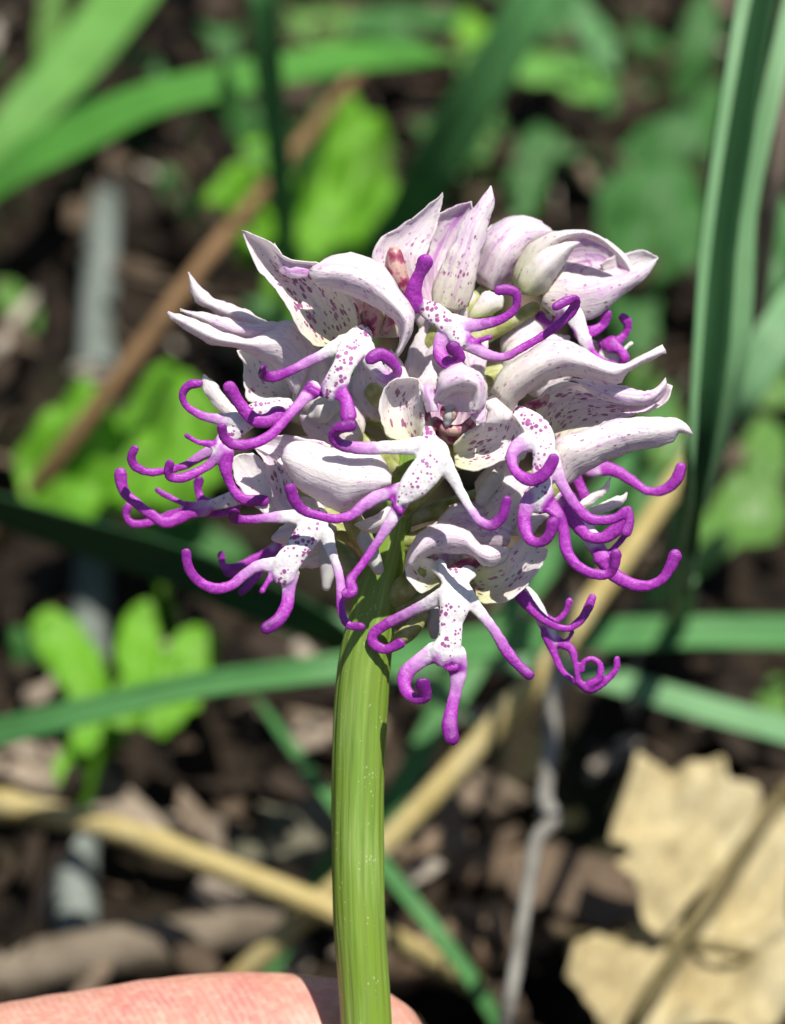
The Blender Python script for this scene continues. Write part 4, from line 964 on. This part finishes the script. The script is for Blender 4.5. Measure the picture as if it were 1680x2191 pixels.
SM = [(110, 60, 240, 60, 95, .9, BROAD_M, LIT, 'yellowish green leaf hanging behind the broad yellow-green blade'), (470, 50, 200, 70, 70, .93, BROAD_D, (.1, .5, .8), 'dull green leaf above the arching blade, before the narrow upright blade'),
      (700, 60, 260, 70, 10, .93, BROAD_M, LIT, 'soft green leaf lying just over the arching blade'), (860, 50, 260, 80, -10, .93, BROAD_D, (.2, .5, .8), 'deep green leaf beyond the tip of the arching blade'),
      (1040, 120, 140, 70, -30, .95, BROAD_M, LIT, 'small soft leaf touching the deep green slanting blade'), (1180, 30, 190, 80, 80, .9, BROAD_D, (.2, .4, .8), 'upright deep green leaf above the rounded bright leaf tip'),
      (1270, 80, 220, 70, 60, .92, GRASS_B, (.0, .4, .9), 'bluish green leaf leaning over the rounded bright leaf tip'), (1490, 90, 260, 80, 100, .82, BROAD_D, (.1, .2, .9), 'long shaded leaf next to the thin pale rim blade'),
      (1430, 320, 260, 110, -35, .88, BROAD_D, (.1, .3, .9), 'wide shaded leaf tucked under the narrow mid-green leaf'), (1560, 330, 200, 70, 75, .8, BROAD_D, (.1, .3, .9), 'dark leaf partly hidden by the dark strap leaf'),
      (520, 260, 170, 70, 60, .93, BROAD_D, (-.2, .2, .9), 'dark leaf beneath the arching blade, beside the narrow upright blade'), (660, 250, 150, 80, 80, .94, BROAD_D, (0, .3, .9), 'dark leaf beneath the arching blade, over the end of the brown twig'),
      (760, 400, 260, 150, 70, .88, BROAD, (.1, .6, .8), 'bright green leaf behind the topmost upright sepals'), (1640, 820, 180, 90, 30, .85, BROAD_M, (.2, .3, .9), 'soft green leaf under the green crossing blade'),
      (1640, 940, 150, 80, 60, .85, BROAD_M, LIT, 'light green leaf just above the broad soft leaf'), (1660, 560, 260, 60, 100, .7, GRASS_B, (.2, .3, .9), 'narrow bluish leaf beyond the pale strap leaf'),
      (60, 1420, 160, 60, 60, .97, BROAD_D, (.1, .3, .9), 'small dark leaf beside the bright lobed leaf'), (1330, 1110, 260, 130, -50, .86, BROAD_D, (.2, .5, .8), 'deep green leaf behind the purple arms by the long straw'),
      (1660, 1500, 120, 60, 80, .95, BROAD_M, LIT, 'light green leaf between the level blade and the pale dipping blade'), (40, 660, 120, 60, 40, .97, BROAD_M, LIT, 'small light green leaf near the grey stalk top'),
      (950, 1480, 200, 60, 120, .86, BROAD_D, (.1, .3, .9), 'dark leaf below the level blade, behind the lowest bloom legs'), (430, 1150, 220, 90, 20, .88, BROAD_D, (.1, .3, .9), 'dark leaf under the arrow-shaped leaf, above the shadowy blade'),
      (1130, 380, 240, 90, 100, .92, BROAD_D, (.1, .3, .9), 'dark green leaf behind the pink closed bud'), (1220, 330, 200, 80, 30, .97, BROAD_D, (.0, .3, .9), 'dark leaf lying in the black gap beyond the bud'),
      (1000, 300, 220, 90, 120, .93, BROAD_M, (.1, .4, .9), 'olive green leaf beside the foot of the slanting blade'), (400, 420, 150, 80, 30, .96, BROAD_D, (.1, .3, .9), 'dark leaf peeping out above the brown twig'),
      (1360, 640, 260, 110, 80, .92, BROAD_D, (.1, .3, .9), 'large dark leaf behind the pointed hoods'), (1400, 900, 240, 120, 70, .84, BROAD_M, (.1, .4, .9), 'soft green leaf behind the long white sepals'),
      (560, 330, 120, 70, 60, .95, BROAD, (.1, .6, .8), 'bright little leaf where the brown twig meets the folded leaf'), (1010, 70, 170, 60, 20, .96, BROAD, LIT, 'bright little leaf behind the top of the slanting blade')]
for i_, q in enumerate(SM): small_leaf(*q[:8], 30 + i_ * 1.7, q[8])
# dead leaves that can be told apart
poly_leaf('dead_leaf', 'large pale yellow dead leaf with a ragged lobed edge', 'dead leaf', [(1050, 290), (1180, 322), (1400, 330), (1430, 400), (1560, 420), (1590, 520), (1480, 650), (1400, 760), (1300, 850), (1200, 960), (1120, 940), (1080, 830), (970, 720), (1050, 640), (980, 540), (1010, 420)], .69, DEAD_Y, (.15, .75, .65), 8, bend=.007, wave=.002, seed=21, jag=.4)
poly_leaf('dead_leaf', 'flat yellow dead leaf lying under the ragged yellow one, holed and sun-bleached', 'dead leaf', [(750, 1240), (800, 1130), (900, 1040), (1000, 1010), (1120, 1000), (1250, 1010), (1370, 870), (1500, 700), (1600, 560), (1700, 560), (1720, 800), (1720, 1300), (1600, 1420), (1000, 1430), (860, 1330)], .76, DEAD_Y, (.1, .8, .6), 8, bend=.007, wave=.002, seed=22, jag=.4)
stick('brown_twig', 'thin olive stalk lying across the yellow dead leaves', 'twig', [(1760, 1620, .9, 26), (1640, 1740, .72, 28), (1500, 1950, .68, 30), (1420, 2080, .66, 32), (1350, 2200, .68, 34), (1250, 2420, 1, 30)], dead_material('olive_twig', ((.12, .10, .04), (.20, .16, .07), (.27, .22, .11)), .4), seed=12)
stick('brown_twig', 'short olive stalk crossing the longer one on the yellow leaf', 'twig', [(1200, 2000, .9, 22), (1360, 2010, .74, 24), (1480, 2020, .73, 26), (1600, 2040, .74, 26), (1760, 2090, .9, 22)], bpy.data.materials['olive_twig'], seed=13)
poly_leaf('dead_leaf', 'dull olive-grey dead leaf in the shade behind the stem foot', 'dead leaf', [(480, 1780), (540, 1700), (640, 1660), (720, 1690), (740, 1790), (690, 1860), (570, 1850), (500, 1850)], .9, DEAD_G, (.0, .6, .8), bend=.006, seed=23)
poly_leaf('dead_leaf', 'grey-brown curled dead leaf behind the bent grey stalk', 'dead leaf', [(830, 1760), (900, 1690), (960, 1700), (1010, 1790), (1000, 1830), (900, 1840), (840, 1830)], .92, DEAD_B, (.0, .7, .7), bend=.006, seed=24)
stick('dead_stick', 'stout grey-brown stick lying above the fingertip', 'stick', [(-250, 2200, 1, 110), (60, 2075, .93, 120), (250, 2035, .92, 112), (400, 2010, .92, 100), (560, 1975, .94, 80), (700, 1940, 1, 60)], dead_material('bark', ((.13, .10, .07), (.22, .18, .13), (.32, .27, .20)), .3), rough=.2, seed=5)
stick('dead_stick', 'flat brown bark strip lying behind the grey stalk', 'stick', [(800, 1880, 1, 60), (900, 1870, .95, 80), (1080, 1860, .94, 92), (1220, 1875, .94, 90), (1310, 1910, .96, 60), (1400, 1960, 1, 40)], DEAD_B, rough=.25, seed=6)
stick('dead_stick', 'brown stick with peeling bark under the flat bark strip', 'stick', [(760, 2080, 1, 120), (880, 2040, .95, 150), (1050, 2010, .94, 150), (1180, 1960, .96, 110), (1280, 1930, 1, 70)], DEAD_B, rough=.25, seed=7)

# ------------------------------------------------------------------ leaf litter: scraps too many to count
def litter():
    rnd = random.Random(5)
    V, F, gr, tone = [], [], [], []
    def scrap(x, y, h, L, Wd, tl):
        az = rnd.uniform(0, 6.283); ti = rnd.gauss(0, .45); ro = rnd.gauss(0, .5)
        ax = Vector((math.cos(az) * math.cos(ti), math.sin(az) * math.cos(ti), math.sin(ti)))
        sd = ax.cross(Vector((0, 0, 1))).normalized()
        up = sd.cross(ax).normalized(); s2 = sd * math.cos(ro) + up * math.sin(ro); u2 = s2.cross(ax).normalized()
        curl = rnd.uniform(-.5, .6); k0 = len(V); n, m = 6, 5; sdd = rnd.uniform(0, 99)
        for i in range(n):
            v = i / (n - 1); wd = Wd * (math.sin(math.pi * min(.97, .08 + v * .88)) ** .7) * rnd.uniform(.75, 1.2)
            for j in range(m):
                u = j / (m - 1) * 2 - 1
                p = Vector((x, y, h)) + ax * (v - .5) * L + s2 * u * wd / 2 + u2 * (curl * u * u * wd * .5 + .25 * L * curl * (v - .5) ** 2) + Vector((rnd.gauss(0, 1), rnd.gauss(0, 1), rnd.gauss(0, 1))) * L * .03
                V.append(p); gr.append((u * wd * 500 + sdd, v * L * 1000, sdd)); tone.append(tl)
        for i in range(n - 1):
            for j in range(m - 1):
                a = k0 + i * m + j; F.append((a, a + 1, a + m + 1, a + m))
    for k_ in range(3000):
        y = rnd.uniform(-.05, .75); x = rnd.uniform(-.36, .36) * (1 + y * .5)
        L = rnd.choice((.005, .007, .010, .014, .02)) * rnd.uniform(.7, 1.3)
        scrap(x, y, rnd.uniform(-.006, .016), L * (1 + .8 * (k_ % 2)), L * (rnd.uniform(.25, .8) if k_ % 2 == 0 else rnd.uniform(.08, .25)), min(1, max(0, rnd.gauss(.42, .32))))
    for _ in range(3600):
        y = rnd.uniform(-.02, .62); x = rnd.uniform(-.22, .22) * (1 + y)
        L = rnd.uniform(.003, .009)
        scrap(x, y, rnd.uniform(.0, .018), L, L * rnd.uniform(.12, .7), min(1, max(0, rnd.gauss(.46, .32))))
    o = link('leaf_litter', mesh_of('leaf_litter', V, F, True, {'grain': np.array(gr), 'tone': tone}), LITTER)
    solidify(o, .0003)
    tag(o, 'brown and grey scraps of dead leaves covering the soil', 'leaf litter', kind='stuff')
litter()

# ------------------------------------------------------------------ low weeds beyond the flower, a green mass
def weeds():
    rnd = random.Random(9)
    V, F, gr, mid = [], [], [], []
    for _ in range(1300):
        y = rnd.uniform(.06, .75); x = rnd.uniform(-.28, .28) * (1 + 1.2 * y)
        if abs(x) < .09 and y < .25: continue
        if noise.noise(Vector((x * 22, y * 22, 5))) < -.05 - (y - .3) * .5: continue
        L = rnd.uniform(.005, .013); Wd = L * rnd.uniform(.4, .8); az = rnd.uniform(0, 6.283); ti = rnd.uniform(-.3, .9)
        c = Vector((x, y, rnd.uniform(.004, .028)))
        ax = Vector((math.cos(az) * math.cos(ti), math.sin(az) * math.cos(ti), math.sin(ti))); sd = ax.cross(Vector((0, 0, 1))).normalized(); up = sd.cross(ax)
        k0 = len(V); n, m = 7, 5; sdd = rnd.uniform(0, 99)
        for i in range(n):
            v = i / (n - 1); wd = Wd * math.sin(math.pi * min(.98, .06 + v * .9)) ** .8
            for j in range(m):
                u = j / (m - 1) * 2 - 1
                V.append(c + ax * v * L + sd * u * wd / 2 + up * (.25 * abs(u) * wd - .35 * L * v * v)); gr.append((u * wd * 500 + sdd, v * L * 1000, sdd)); mid.append(math.exp(-(u / .2) ** 2))
        for i in range(n - 1):
            for j in range(m - 1):
                a = k0 + i * m + j; F.append((a, a + 1, a + m + 1, a + m))
        b0 = len(V); g = Vector((x + rnd.gauss(0, .003), y + rnd.gauss(0, .003), -.008)); t = Vector((.0004, 0, 0)); t2 = Vector((0, .0004, 0))
        for p in (g, c):
            for q in (-t - t2, t - t2, t + t2, -t + t2): V.append(p + q); gr.append((0, 0, sdd)); mid.append(.5)
        for i in range(4): F.append((b0 + i, b0 + (i + 1) % 4, b0 + 4 + (i + 1) % 4, b0 + 4 + i))
    o = link('undergrowth', mesh_of('undergrowth', V, F, True, {'grain': np.array(gr), 'mid': mid}), BROAD_D)
    tag(o, 'low dark green weeds mixed into the litter', 'weeds', kind='stuff')
weeds()
